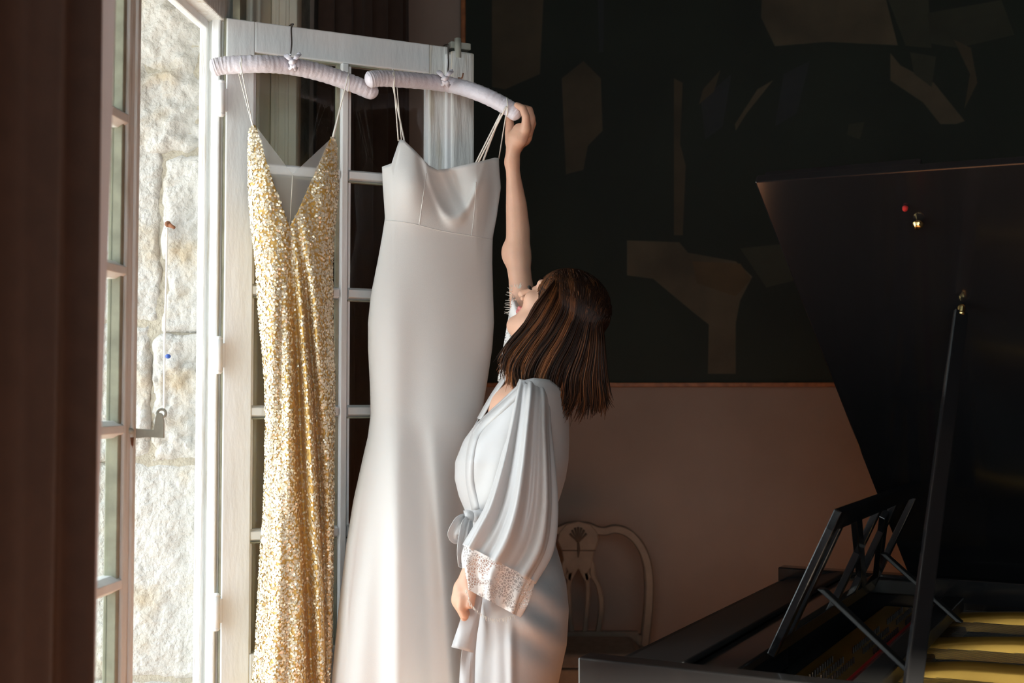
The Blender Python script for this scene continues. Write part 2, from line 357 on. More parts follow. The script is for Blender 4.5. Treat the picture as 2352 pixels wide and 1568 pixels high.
# white panelling of the embrasure beyond the leaf
tr = empty('trim_2', W(0.0, 0.4, 0), 'white moulded panelling on the wall behind the open door', 'panelling', kind='structure')
wbox('panel_board', -0.001, 0.014, 0.07, 0.66, 0.0, Z_OPEN + 0.5, M['cream'], tr)
sh_ = tag(wbox('shutter_leaf', 0.016, 0.088, 0.335, 0.365, 0.0, Z_OPEN + 0.48, M['cream'], tr, 0.004))
for u0 in (0.03, 0.058): wbox('shutter_moulding', u0, u0 + .010, 0.327, 0.336, 0.0, Z_OPEN + 0.48, M['cream'], tr, 0.003)
for v0, v1, d in ((0.12, 0.16, 0.03), (0.20, 0.225, 0.026)):
    wbox('moulding', 0.012, d, v0, v1, 0.0, Z_OPEN + 0.5, M['cream'], tr, 0.006)
wbox('gap_strip', 0.012, 0.03, 0.018, 0.07, 0.0, Z_OPEN + 0.2, M['sage'], tr)

# ------------------------------------------------------------------ the open French door leaf
def leaf_box(name, s0, s1, z0, z1, d0, d1, m, parent, bevel=0.003):
    return box(name, HP + s0 * LD + d0 * LN + z0 * Zd, (s1 - s0) * LD, (d1 - d0) * LN, (z1 - z0) * Zd, m, parent, bevel)
door = empty('door_1', HP + 0.3 * LD, 'white French door leaf swung open behind the two hanging dresses', 'door', kind='structure')
s = {k: leafS(k) for k in (513, 579, 779, 801, 985, 1030, 1084)}
YR = float(leafY(580))
Zr = lambda py: zat(py, YR)
z_top, z_rail = Zr(49), Zr(120); z_bot = Zr(1502)
rows = [(370, 397), (651, 680), (931, 959), (1216, 1245)]
TH = 0.042
leaf_box('hinge_stile', s[513], s[579], 0.02, z_top, -TH, 0, M['paint'], door)
leaf_box('meeting_stile', s[985], s[1030], 0.02, z_top, -TH, 0, M['paint_worn'], door)
leaf_box('cover_strip', s[1030] + .001, s[1084], 0.02, z_top - 0.012, -TH - .012, 0.016, M['paint_worn'], door, 0.006)
leaf_box('stile_bead', s[1030] - .012, s[1030] + .006, 0.02, z_top - 0.02, -.004, 0.010, M['paint'], door, 0.004)
leaf_box('top_rail', s[579], s[985], z_rail, z_top, -TH, 0, M['paint'], door)
leaf_box('bottom_rail', s[579], s[985], z_bot - 0.10, z_bot, -TH, 0, M['paint'], door)
leaf_box('bottom_panel', s[579], s[985], 0.16, z_bot - 0.10, -0.03, -0.015, M['paint'], door)
leaf_box('bottom_rail', s[579], s[985], 0.02, 0.16, -TH, 0, M['paint'], door)
def moulded_bar(name, a, b, wdir, w, parent, dd=0.0):
    """glazing bar with a bevelled front"""
    a = np.asarray(a); b = np.asarray(b); V = []; pr = [(-w / 2, -0.036), (w / 2, -0.036), (w / 2, -0.016), (w * .30, -0.002 + dd), (-w * .30, -0.002 + dd), (-w / 2, -0.016)]
    for e in (a, b):
        V += [e + x * wdir + y * LN for x, y in pr]
    F = [(0, 1, 2, 3, 4, 5), (11, 10, 9, 8, 7, 6)] + [(i, i + 6, (i + 1) % 6 + 6, (i + 1) % 6) for i in range(6)]
    return mk(name, V, F, M['paint'], parent, bevel=0.0015)
smid = (s[779] + s[801]) / 2
moulded_bar('glazing_bar', HP + smid * LD + z_bot * Zd, HP + smid * LD + z_rail * Zd, LD, s[801] - s[779], door, .002)
zr_ = []
for (y0, y1) in rows:
    z0, z1 = Zr(y1), Zr(y0); zr_.append((z0, z1)); zc = (z0 + z1) / 2
    moulded_bar('glazing_bar', HP + s[579] * LD + zc * Zd, HP + (smid - .5 * (s[801] - s[779])) * LD + zc * Zd, Zd, z1 - z0, door)
    moulded_bar('glazing_bar', HP + (smid + .5 * (s[801] - s[779])) * LD + zc * Zd, HP + s[985] * LD + zc * Zd, Zd, z1 - z0, door)
edges = [z_rail] + [v for z0, z1 in zr_ for v in (z1, z0)] + [z_bot]
for i in range(0, len(edges), 2):
    for (a, b) in ((s[579], s[779]), (s[801], s[985])):
        leaf_box('pane', a, b, edges[i + 1], edges[i], -0.026, -0.023, M['glass'], door, 0)
        leaf_box('glazing_putty', a, a + 0.006, edges[i + 1], edges[i], -0.022, -0.012, M['paint'], door, 0)
        leaf_box('glazing_putty', b - 0.008, b, edges[i + 1], edges[i], -0.022, -0.010, M['sage'] if b == s[779] else M['paint'], door, 0)
        leaf_box('glazing_putty', a, b, edges[i] - 0.004, edges[i], -0.022, -0.008, M['sage'], door, 0)
# bolt at the top of the free edge
pz = HP + (s[1030] + .02) * LD
tube('bolt', [pz + 0.012 * LN + (z_top - 0.03) * Zd, pz + 0.012 * LN + (z_top + 0.022) * Zd], 0.009, M['iron'], door, n=3, sides=12)
leaf_box('bolt_plate', s[1030] + .004, s[1084] - .006, z_top - 0.002, z_top + 0.016, -TH, 0.004, M['iron'], door, .002)
tube('cup_hook', [pz + .016 * LN + (z_top - .085) * Zd, pz + .03 * LN + (z_top - .088) * Zd + .004 * LD, pz + .03 * LN + (z_top - .075) * Zd + .008 * LD], 0.0018, M['rust'], door, sides=6)
for y0, y1 in ((192, 264), (778, 853), (1366, 1441)):
    hz0, hz1 = zat(y1, 2.95), zat(y0, 2.95)
    hp = HP + 0.016 * LN - 0.012 * LD
    h = tube('hinge', [hp + hz0 * Zd, hp + hz1 * Zd], 0.0095, M['paint'], door, n=4, sides=14)
    for zz2 in (hz0, hz1): tube('hinge_finial', [hp + (zz2 - .006) * Zd, hp + (zz2 + .006) * Zd], [0.006, .011, 0.006], M['paint'], door, n=5, sides=10)
    leaf_box('hinge_plate', -0.010, s[513] + 0.004, hz0 + .01, hz1 - .01, -0.002, 0.003, M['paint'], door, .001)
leaf_box('sage_edge', s[513] - .004, s[513], 0.02, z_top, -TH, -.004, M['sage'], door, 0)

# ------------------------------------------------------------------ the closed near leaf
S1 = at(305, 905, 2.38); S1[2] = 0
KD = np.array([0.105, 0.9945, 0.0]); KN = np.array([0.9945, -0.105, 0.0])   # towards its free edge / into the room
door2 = empty('door_2', S1 - 0.3 * KD, 'white glazed French door leaf beside the brown curtain, closed', 'door', kind='structure')
z_near = Z_HEAD - .004
def near_box(name, t0, t1, z0, z1, d0, d1, m, bevel=0.003):
    return box(name, S1 + t0 * KD + d0 * KN + z0 * Zd, (t1 - t0) * KD, (d1 - d0) * KN, (z1 - z0) * Zd, m, door2, bevel)
Zn = lambda py: zat(py, 2.33)
near_box('meeting_stile', -0.036, 0.0, 0.02, z_near, -0.034, 0, M['paint_worn'])
near_box('sage_edge', -0.050, -0.036, 0.02, z_near, -0.032, -0.006, M['sage'], .002)
near_box('stile_bead', -0.010, 0.006, 0.02, z_near, -0.012, 0.006, M['paint_worn'], .003)
near_box('hinge_stile', -0.64, -0.575, 0.02, z_near, -0.04, 0, M['paint'])
near_box('top_rail', -0.575, -0.036, z_near - .075, z_near, -0.04, 0, M['paint'])
near_box('bottom_rail', -0.575, -0.036, 0.02, Zn(1705), -0.04, 0, M['paint'])
nr = [(248, 292), (600, 640), (966, 1006), (1322, 1364)]
ned = [z_near - .075]
for y0, y1 in nr:
    z0, z1 = Zn(y1), Zn(y0); zc = (z0 + z1) / 2; w = z1 - z0
    V = []; pr = [(-w / 2, -0.036), (w / 2, -0.036), (w / 2, -0.016), (w * .22, 0.0), (-w * .22, 0.0), (-w / 2, -0.016)]
    for tt in (-0.575, -0.036): V += [S1 + tt * KD + (zc + x) * Zd + y * KN for x, y in pr]
    mk('glazing_bar', V, [(0, 1, 2, 3, 4, 5), (11, 10, 9, 8, 7, 6)] + [(i, i + 6, (i + 1) % 6 + 6, (i + 1) % 6) for i in range(6)], M['paint'], door2, bevel=.0015)
    ned += [z1, z0]
ned.append(Zn(1705))
near_box('glazing_bar', -0.325, -0.303, Zn(1705), z_near - .075, -0.036, -0.002, M['paint'])
for i in range(0, len(ned), 2):
    near_box('pane', -0.575, -0.325, ned[i + 1], ned[i], -0.026, -0.023, M['glass'], 0)
    near_box('pane', -0.303, -0.050, ned[i + 1], ned[i], -0.026, -0.023, M['glass'], 0)
# iron catch standing out from the stile
def catch_frame(a, b, d):
    return at(a, b, 2.385) + np.array([0, 1, 0]) * d
prism('catch', [(304, 983), (352, 987), (356, 960), (360, 946), (372, 950), (376, 966), (376, 1006), (340, 1004), (306, 1007)], catch_frame, 0.0, 0.006, M['iron'], door2, .0008)
cc = []
for a in np.linspace(-0.6, 4.6, 22):
    r = 13 - 1.9 * a; cc.append(at(373 - r * math.cos(a + .6) * .9, 951 - r * math.sin(a + .6), 2.388))
tube('catch_curl', cc, 0.0028, M['iron'], door2, n=60, sides=8)
tube('catch_pivot', [at(301, 990, 2.365), at(301, 990, 2.40)], 0.006, M['iron'], door2, n=3)
tube('rust_streak', [at(303, 1004, 2.372), at(304, 1042, 2.372)], [0.004, 0.001], M['rust'], door2, n=5, sides=6)
# things on the stone
tag(tube('hanging_cable', [at(384, 524, 2.992), at(382, 640, 2.995), at(378, 780, 2.99), at(377, 930, 2.988), at(376, 1004, 2.99)], 0.0026, M['cable'], None, n=40, sides=8), 'thin white cable hanging down the stone reveal', 'cable')
nl = empty('iron_nail', at(388, 518, 2.99), 'rusty bent iron nail sticking out of the stone', 'nail')
tube('shank', [at(386, 515, 3.01), at(390, 517, 2.975), at(401, 523, 2.968)], [0.005, .0055, .0035], M['rust'], nl, sides=8)
tube('nail_head', [at(385, 514, 2.978), at(388, 516, 2.972)], [0.008, .007], M['rust'], nl, n=3, sides=8)
bd_ = empty('blue_bead', at(386, 818, 2.99), 'tiny blue glazed bead on the stone by the cable', 'bead')
tube('bead', [at(382, 818, 2.986), at(384, 818, 2.981), at(388, 818, 2.981), at(390, 818, 2.986)], [0.002, .0055, .0055, .002], M['blue'], bd_, n=12, sides=12)

# ------------------------------------------------------------------ curtains
def curtain(name, path, z0, z1, amp, nf, m, label, seed, phase=0.0, lining=None, flare=0.0):
    P = catmull(path, 240); T = np.gradient(P, axis=0); T /= np.linalg.norm(T, axis=1)[:, None]
    Nn = np.stack([T[:, 1], -T[:, 0], 0 * T[:, 0]], 1)
    q = np.linspace(0, 1, 240); zs = np.linspace(z0, z1, 40); V = []
    for i, z in enumerate(zs):
        h = (z - z0) / (z1 - z0)
        w = np.sin(2 * math.pi * nf * q + phase + 0.5 * np.sin(3 * h + seed)) + 0.35 * np.sin(2 * math.pi * nf * 2.3 * q + seed + h)
        off = amp * w * (1.0 - 0.25 * h)
        p = P + Nn * off[:, None] + T * (flare * (1 - h) * (q - .5))[:, None]; p[:, 2] = z
        V.append(p)
    V = np.concatenate(V); F = [(i * 240 + j, i * 240 + j + 1, (i + 1) * 240 + j + 1, (i + 1) * 240 + j) for i in range(39) for j in range(239)]
    root = empty(name, [P[120][0], P[120][1], z0], label, 'curtain')
    mk('drape', V, F, m, root, smooth=True, solid=0.004)
    return root, P, Nn
c1, P1, N1 = curtain('brown_curtain', [at(-330, 905, 1.02) * [1, 1, 0], at(-160, 905, 1.12) * [1, 1, 0], at(20, 905, 1.28) * [1, 1, 0], at(140, 905, 1.42) * [1, 1, 0], at(212, 905, 1.52) * [1, 1, 0]], 0.02, 3.2, 0.016, 3.4, M['curtain'],
                     'heavy brown curtain in the left foreground beside the bright opening', 1.3, phase=0.9)
lv = []
for z, pxr in ((0.6, 222), (1.2, 228), (1.5, 236), (1.75, 247), (2.0, 254), (2.4, 258), (3.2, 262)):
    for px_, yy in ((205, 1.53), (pxr - 8, 1.56), (pxr, 1.57)):
        q = at(px_ - (z - 1.46) * 0, 905, yy); q[2] = z; lv.append(q)
mk('lining', lv, [(i * 3 + j, i * 3 + j + 1, i * 3 + j + 4, i * 3 + j + 3) for i in range(6) for j in range(2)], M['lining'], c1, smooth=True, solid=0.003, subsurf=2)
curtain('brown_curtain', [W(0.06, 0.70, 0), W(0.12, 0.85, 0), W(0.14, 1.1, 0), W(0.16, 1.45, 0), W(0.14, 1.7, 0)], 0.02, 3.2, 0.035, 6, M['curtain'],
        'brown curtain hanging against the wall behind the open door leaf', 4.1)
tag(tube('curtain_rod', [W(0.14, -3.0, 3.22), W(0.14, 0, 3.22), W(0.14, 2.2, 3.22)], 0.016, M['ebony_matt'], None, n=12, sides=12), 'dark rod carrying both brown curtains above the window', 'rod')

# ================================================================== HANGERS
def hanger(name, pts, rad, hook, top, label, bow_px):
    """pts: list of (px, py, Y) along the padded arm"""
    P = catmull([at(*p) for p in pts], 150); n = len(P)
    q = np.linspace(0, 1, n)
    e = np.minimum(q, 1 - q) / 0.055
    prof = np.sqrt(np.clip(1 - (1 - np.clip(e, 0, 1))**2, 0.02, 1))
    root = empty(name, P[n // 2], label, 'hanger', 'padded satin hangers on the door')
    sides = 28; T, A, B = frames(P); th = np.linspace(0, 2 * math.pi, sides, endpoint=False); V = []
    for i in range(n):
        for j in range(sides):
            # ruched seam on top: pleats that die out towards the underside
            ph = th[j]; seam = max(0.0, math.cos(ph - 2.1)) ** 0.7
            r = rad * prof[i] * (1 + 0.045 * seam * math.sin(i * 2.1 + 1.5 * math.sin(i * .37)) + 0.02 * math.sin(i * 1.1 + ph * 2))
            r -= rad * 0.06 * math.exp(-((ph - 2.1) / .16) ** 2) * (0.6 + .4 * math.sin(i * 2.1))
            V.append(P[i] + r * (math.cos(ph) * A[i] * 1.0 + 0.9 * math.sin(ph) * B[i]))
    F = [(i * sides + j, i * sides + (j + 1) % sides, (i + 1) * sides + (j + 1) % sides, (i + 1) * sides + j) for i in range(n - 1) for j in range(sides)]
    F += [tuple(range(sides))[::-1], tuple((n - 1) * sides + j for j in range(sides))]
    mk('padded_arm', V, F, M['padding'], root, smooth=True)
    tube('wire_hook', hook, 0.0021, M['steel'], root, n=40, sides=8)
    bx, by, bY = bow_px
    for dx, dy, a in ((-9, -10, 0.4), (9, -11, -0.3), (-3, 9, 2.2), (5, 11, 2.8)):
        c0 = at(bx, by, bY - .026); c1_ = at(bx + dx, by + dy, bY - .034); c2_ = at(bx + dx * 1.6, by + dy * 1.5, bY - .018)
        tube('ribbon_loop', [c0, c1_, c2_, at(bx + dx * .9, by + dy * 1.1, bY - .012)], [0.003, 0.006, 0.007, 0.003], M['padding'], root, n=14, sides=10, flat=0.35)
    tube('ribbon_knot', [at(bx - 7, by + 2, bY - .03), at(bx, by, bY - .036), at(bx + 7, by - 2, bY - .03)], [.004, .007, .004], M['padding'], root, n=10, sides=10)
    return root
def hook_pts(px, y0, y1, off):
    Yl = float(leafY(px)); a = at(px, y1, Yl - off); top = HP + leafS(px) * LD; 
    pts = [a, at(px + 3, (y0 + y1) / 2 + 6, Yl - off + .01), at(px + 2, y0 + 8, Yl - .012)]
    zt = z_top + 0.004; t0 = top + np.array([0, 0, zt])
    return pts + [t0 + 0.004 * LN - .001 * LD, t0 - 0.02 * LN - .002 * LD + .004 * Zd, t0 - (TH + .006) * LN - .002 * LD - .004 * Zd, t0 - (TH + .008) * LN - .02 * Zd]
lY = lambda px, o: float(leafY(px)) - o
H1 = [(482, 157, 2.90), (520, 150, 2.905), (600, 147, lY(600, .085)), (668, 152, lY(668, .075)), (740, 168, lY(740, .07)), (810, 192, lY(810, .07)), (868, 216, lY(868, .07))]
hanger('padded_hanger', H1, 0.0215, hook_pts(667, 58, 128, .07), 0, 'lilac-white padded satin hanger carrying the gold sequin dress', (672, 142, lY(672, .085)))
H2 = [(840, 184, lY(840, .135)), (875, 180, lY(875, .13)), (940, 184, lY(940, .11)), (1030, 194, lY(1030, .085)), (1100, 214, 3.07), (1160, 243, 3.05), (1196, 268, 3.045)]
hanger('padded_hanger', H2, 0.0205, hook_pts(1027, 108, 172, .085), 0, 'lilac-white padded satin hanger held at its end by the woman', (1022, 180, lY(1022, .10)))

# ================================================================== DRESSES
class Garment:
    """closed cloth shell: outline rows (row, left, right), upper rims, own depth and thickness"""
    def __init__(s, rows, rim_f, rim_b, bottom, yc, hd, bump=None, nu=120, nv=150, bump_b=None, pw=0.6):
        r = np.array(rows, float); s.y, s.l, s.r = r[:, 0], r[:, 1], r[:, 2]
        s.rf, s.rb, s.bot, s.yc, s.hd = np.array(rim_f, float), np.array(rim_b, float), bottom, yc, hd
        s.bump = bump or (lambda x, y: 0 * x); s.bump_b = bump_b or (lambda x, y: 0 * x); s.nu, s.nv, s.pw = nu, nv, pw
    def xl(s, y): return np.interp(y, s.y, s.l)
    def xr(s, y): return np.interp(y, s.y, s.r)
    def pix(s, u, v, rim):
        y = np.full(np.broadcast(u, v).shape, rim[:, 1].mean()); 
        for _ in range(12):
            l, r = s.xl(y), s.xr(y); x = (l + r) / 2 + u * (r - l) / 2
            y = np.interp(x, rim[:, 0], rim[:, 1]) * (1 - v) + s.bot * v
        l, r = s.xl(y), s.xr(y); return (l + r) / 2 + u * (r - l) / 2, y
    def front(s, u, v):
        x, y = s.pix(u, v, s.rf); d = s.hd(y) * np.clip(1 - u * u, 0, 1) ** s.pw
        return at(x, y, s.yc(x, y) - d - s.bump(x, y) * np.clip((1 - np.abs(u)) * 6, 0, 1))
    def back(s, u, v):
        x, y = s.pix(u, v, s.rb); d = s.hd(y) * np.clip(1 - u * u, 0, 1) ** s.pw
        return at(x, y, s.yc(x, y) + d + s.bump_b(x, y) * np.clip((1 - np.abs(u)) * 6, 0, 1))
    def on(s, x, y, off=0.001):
        """point of the front cloth seen at (x, y)"""
        l, r = s.xl(y), s.xr(y); u = (2 * x - l - r) / (r - l); d = s.hd(np.asarray(y, float)) * np.clip(1 - u * u, 0, 1) ** s.pw
        return at(x, y, s.yc(x, y) - d - s.bump(np.asarray(x, float), np.asarray(y, float)) * np.clip((1 - np.abs(u)) * 6, 0, 1) - off)
    def mesh(s, name, mat_, parent, thick=0.0016):
        uf = np.sin(np.linspace(-math.pi / 2, math.pi / 2, s.nu)); v = np.linspace(0, 1, s.nv)[:, None]
        A = s.front(uf[None, :] + 0 * v, v + 0 * uf[None, :]); B = s.back(uf[None, 1:-1][:, ::-1] + 0 * v, v + 0 * uf[None, 1:-1])
        G = np.concatenate([A, B], 1); m = G.shape[1]
        F = [(i * m + j, (i + 1) * m + j, (i + 1) * m + (j + 1) % m, i * m + (j + 1) % m) for i in range(s.nv - 1) for j in range(m)]
        return mk(name, G.reshape(-1, 3), F, mat_, parent, smooth=True, solid=thick)
G = lambda x, c, w: np.exp(-((x - c) / w) ** 2)

# --- white crepe gown
def w_bump(x, y):
    b = 0.020 * G(x, 945, 42) * G(y, 425, 75) + 0.018 * G(x, 1112, 36) * G(y, 440, 65)
    # cowl hollow between the cups with a rolled lip below it
    cx = 1040 + (y - 400) * 0.05
    b -= 0.046 * G(x, cx - 12, 34) * G(y, 425, 52)
    b -= 0.034 * np.clip((x - 1094) / 50, 0, 1.2) * G(y, 460, 95)
    lip = 493 - ((x - 1043) / 46.0) ** 2 * 55
    b += 0.016 * G(y, lip + 8, 16) * G(x, 1043, 52)
    b -= 0.011 * G(x - (948 + (y - 330) * .17), 12, 8) * G(y, 385, 40)
    b += 0.007 * G(x - (1000 + (y - 360) * .42), 0, 9) * G(y, 420, 60)
    b -= 0.006 * G(x - (1006 + (y - 360) * .42), 14, 8) * G(y, 430, 55)
    sk = np.clip((y - 600) / 500, 0, 1); lo = np.clip((y - 960) / 300, 0, 1)
    c1 = 925 + (y - 1000) * -0.005; c2 = 1000 + (y - 1040) * 0.08
    b += 0.036 * lo * G(x, c1 - 6, 34) - 0.026 * lo * G(x, 972 + (y - 1000) * .03, 24) + .018 * lo * G(x, c2 - 4, 16) - 0.055 * lo * G(x, c2 + 45, 36)
    b += 0.010 * sk * G(x, 910, 30) + 0.006 * sk * np.sin((x - 850) / 26.0 + (y - 700) / 240.0) * G(x, 960, 110)
    b -= 0.012 * lo * G(x, 850 - (y - 1100) * .12, 22)
    b += 0.004 * G(y, 548, 10) * 0
    return b
W_ROWS = [(300, 905, 1140), (345, 893, 1145), (382, 878, 1146), (430, 880, 1150), (500, 885, 1140), (545, 878, 1131), (600, 868, 1130), (680, 852, 1132), (740, 846, 1134), (800, 846, 1130),
          (880, 850, 1118), (950, 852, 1106), (1000, 846, 1098), (1060, 832, 1094), (1150, 812, 1090), (1250, 796, 1092), (1400, 778, 1095), (1568, 762, 1104), (2150, 752, 1150)]
def w_yc(x, y): return leafY(np.clip(x, 800, 1180)) - 0.092 - 0.02 * np.clip((y - 900) / 600, 0, 1) + 0 * y
wg = Garment(W_ROWS, [(870, 386), (878, 383), (903, 374), (910, 335), (914, 320), (928, 322), (955, 348), (985, 380), (1005, 390), (1030, 387), (1060, 380), (1100, 371), (1136, 362), (1145, 363), (1150, 366)],
             [(870, 386), (905, 392), (1000, 402), (1100, 396), (1140, 372), (1150, 366)], 2080, w_yc, lambda y: np.interp(y, [300, 420, 540, 760, 1100, 1568, 2150], [.028, .05, .045, .062, .075, .095, .12]), w_bump, nu=170, nv=210)
wd = empty('wedding_dress', at(980, 1300, 3.1) * [1, 1, 0] + [0, 0, .06], 'plain ivory crepe wedding gown on the hanger the woman holds', 'dress')
wg.mesh('gown', M['crepe'], wd)
def seam(name, pts, g, r, m, parent, off=0.0002):
    xy = catmull(np.array([(a, b, 0) for a, b in pts]), 30)
    return tube(name, g.on(xy[:, 0], xy[:, 1], off), r, m, parent, n=40, sides=6)
for pts in ([(979, 398), (972, 450), (963, 516)], [(1093, 418), (1090, 480), (1083, 541)], [(886, 506), (920, 509), (958, 516), (1010, 529), (1085, 542), (1129, 549)]):
    seam('seam', pts, wg, 0.0013, M['crepe'], wd, .0011)
def strap(a, b, parent, m, r=0.0014, flat=1.0, sag=None):
    pts = [a, b] if sag is None else [a, (np.asarray(a) + b) / 2 + sag, b]
    return tube('strap', pts, r, m, parent, n=12, sides=8, flat=flat)
hy = lambda x: np.interp(x, [840, 1030, 1100, 1160, 1200], [lY(840, .135), lY(1030, .085), 3.07, 3.05, 3.045])
for (x0, y0, x1, y1, o, r) in ((903, 166, 915, 322, -.026, .0016), (897, 170, 930, 324, .024, .0022), (912, 200, 922, 320, -.02, .0012), (1165, 246, 1146, 362, -.026, .0016), (1160, 240, 1090, 373, .02, .0019), (1163, 244, 1098, 372, -.024, .0020), (1150, 262, 1107, 370, .02, .0026)):
    strap(at(x0, y0, hy(x0) + o), wg.on(x1, y1 + 2, -.002) if o < 0 else wg.on(x1, y1 + 6, -.012), wd, M['strap'], r)
for x0 in (903, 1163):                                      # loops around the padded arms
    yc_ = np.interp(x0, [903, 1163], [181, 245]); ring = [at(x0 + 3 * math.sin(t), yc_ - 21 * math.cos(t), hy(x0) - .0235 * math.sin(t)) for t in np.linspace(0, 2 * math.pi, 17)]
    tube('strap_loop', ring, 0.0017, M['strap'], wd, n=48, sides=6)

# --- gold sequin dress with a sheer insert
V1 = lambda y: np.interp(y, [520, 700, 900, 1100, 1300, 1568, 2200], [668, 675, 684, 692, 701, 713, 735])
R2 = lambda y: np.interp(y, [520, 700, 900, 1100, 1300, 1568, 2200], [676, 692, 705, 718, 730, 742, 775])
V2 = lambda y: np.interp(y, [520, 700, 900, 1100, 1300, 1568, 2200], [684, 706, 722, 734, 744, 753, 795])
def g_bump(x, y):
    k = np.clip((y - 480) / 320, 0, 1); b = 0 * x
    b = b - 0.044 * k * G(x, V1(y) + 2, 13) + 0.020 * k * G(x, R2(y), 9) - 0.036 * k * G(x, V2(y), 9) + 0.016 * k * G(x, V2(y) + 20, 12)
    b = b + 0.004 * k * np.sin(x / 8.0 + y / 150.0) + 0.008 * G(x, 615, 22) * G(y, 430, 90) + 0.010 * G(x, 745, 20) * G(y, 440, 90)
    b = b - 0.010 * G(x, 645 + (y - 700) * .02, 9) * k * .5
    return b
G_ROWS = [(280, 574, 772), (350, 571, 772), (420, 572, 776), (470, 574, 773), (520, 578, 768), (600, 588, 763), (714, 595, 764), (870, 609, 768), (962, 611, 768), (1060, 610, 766),
          (1176, 606, 766), (1253, 600, 765), (1400, 592, 763), (1498, 587, 762), (1568, 580, 756), (2150, 545, 738)]
def g_yc(x, y): return leafY(np.clip(x, 560, 790)) - 0.082 + 0 * y
gg = Garment(G_ROWS, [(566, 330), (574, 300), (580, 286), (586, 287), (596, 315), (620, 396), (645, 468), (665, 521), (684, 486), (720, 405), (748, 340), (760, 316), (768, 318), (774, 340)],
             [(566, 330), (580, 440), (620, 540), (680, 580), (740, 540), (774, 340)], 2060, g_yc, lambda y: np.interp(y, [280, 330, 420, 560, 1000, 1568, 2150], [.006, .018, .036, .048, .055, .065, .08]), g_bump, nu=170, nv=230)
gd = empty('sequin_dress', at(670, 1300, 3.0) * [1, 1, 0] + [0, 0, .06], 'long gold sequin dress with sheer V insert hanging on the door', 'dress')
gg.mesh('gown', M['goldcloth'], gd, 0.001)
def sequins(n, side, name, parent):
    u = np.sin((rng.random(n) - .5) * math.pi * .995); v = rng.random(n) * 0.80 if side > 0 else rng.random(n) * .7
    f = gg.front if side > 0 else gg.back; e = 1e-3
    if side > 0:                                            # the deep fold shows more of the amber ground
        px_, py_ = gg.pix(u, v, gg.rf); keep = rng.random(n) > .7 * G(px_, V1(py_) + 5, 9) * np.clip((py_ - 560) / 200, 0, 1)
        u, v = u[keep], v[keep]; n = len(u)
    p = f(u, v); du = f(np.clip(u + e * 4, -1, 1), v) - f(np.clip(u - e * 4, -1, 1), v); dv = f(u, v + e) - f(u, v - e)
    nrm = np.cross(du, dv); nrm /= np.linalg.norm(nrm, axis=1)[:, None] + 1e-12
    sgn = np.where(nrm[:, 1] * side > 0, -1, 1)[:, None]; nrm = nrm * sgn
    p = p + nrm * (0.0016 + 0.0012 * rng.random(n))[:, None]
    nrm = nrm + rng.normal(0, 0.24, (n, 3)); nrm /= np.linalg.norm(nrm, axis=1)[:, None]
    a = np.cross(nrm, np.array([0.1, 0.2, 1.0])); a /= np.linalg.norm(a, axis=1)[:, None]; b = np.cross(nrm, a)
    r = (0.0025 + 0.0010 * rng.random(n))[:, None]; th = np.arange(6) * math.pi / 3
    V = np.stack([p + r * (math.cos(t) * a + math.sin(t) * b) for t in th], 1).reshape(-1, 3)
    F = [tuple(range(6 * i, 6 * i + 6)) for i in range(n)]
    tone = np.repeat(rng.random(n), 6)
    return tag(mk(name, V, F, M['sequin'], parent, attr=tone), kind='stuff')
sequins(21000, 1, 'sequins', gd); sequins(4000, -1, 'sequins', gd)
# sheer insert with its own V and a centre seam
tv = []; ntu, ntv = 40, 30
for i in range(ntv):
    h = i / (ntv - 1)
    for j in range(ntu):
        q = j / (ntu - 1); xt = 590 + (756 - 590) * q
        yt = np.interp(xt, [590, 672, 756], [292, 400, 322]); yb = np.interp(xt, [590, 620, 645, 665, 684, 720, 756], [297, 398, 470, 524, 488, 407, 326])
        x_, y_ = xt, yt + (yb - yt) * h
        tv.append(at(x_, y_, float(leafY(x_)) - .082 - .028 - .006 * math.sin(math.pi * q)))
mk('tulle_insert', tv, [(i * ntu + j, i * ntu + j + 1, (i + 1) * ntu + j + 1, (i + 1) * ntu + j) for i in range(ntv - 1) for j in range(ntu - 1)], M['tulle'], gd, smooth=True)
tube('insert_seam', [at(672, 401, lY(672, .118)), at(669, 460, lY(669, .119)), at(665, 522, lY(665, .118))], 0.0008, M['strap'], gd, n=12, sides=6)
hy1 = lambda x: np.interp(x, [p[0] for p in H1], [p[2] for p in H1])
for (x0, y0, x1, y1, o, r) in ((551, 142, 581, 288, -.026, .0013), (546, 160, 580, 288, .024, .0012), (801, 170, 764, 318, -.024, .0013), (797, 180, 762, 318, .022, .0013), (790, 206, 766, 320, -.02, .0010)):
    strap(at(x0, y0, hy1(x0) + o), gg.on(x1, y1 + 2, 0), gd, M['strap'], r)
for x0, yc_ in ((552, 149), (799, 188)):
    ring = [at(x0 + 3 * math.sin(t), yc_ - 22 * math.cos(t), hy1(x0) - .0245 * math.sin(t)) for t in np.linspace(0, 2 * math.pi, 17)]
    tube('strap_loop', ring, 0.0012, M['strap'], gd, n=48, sides=6)

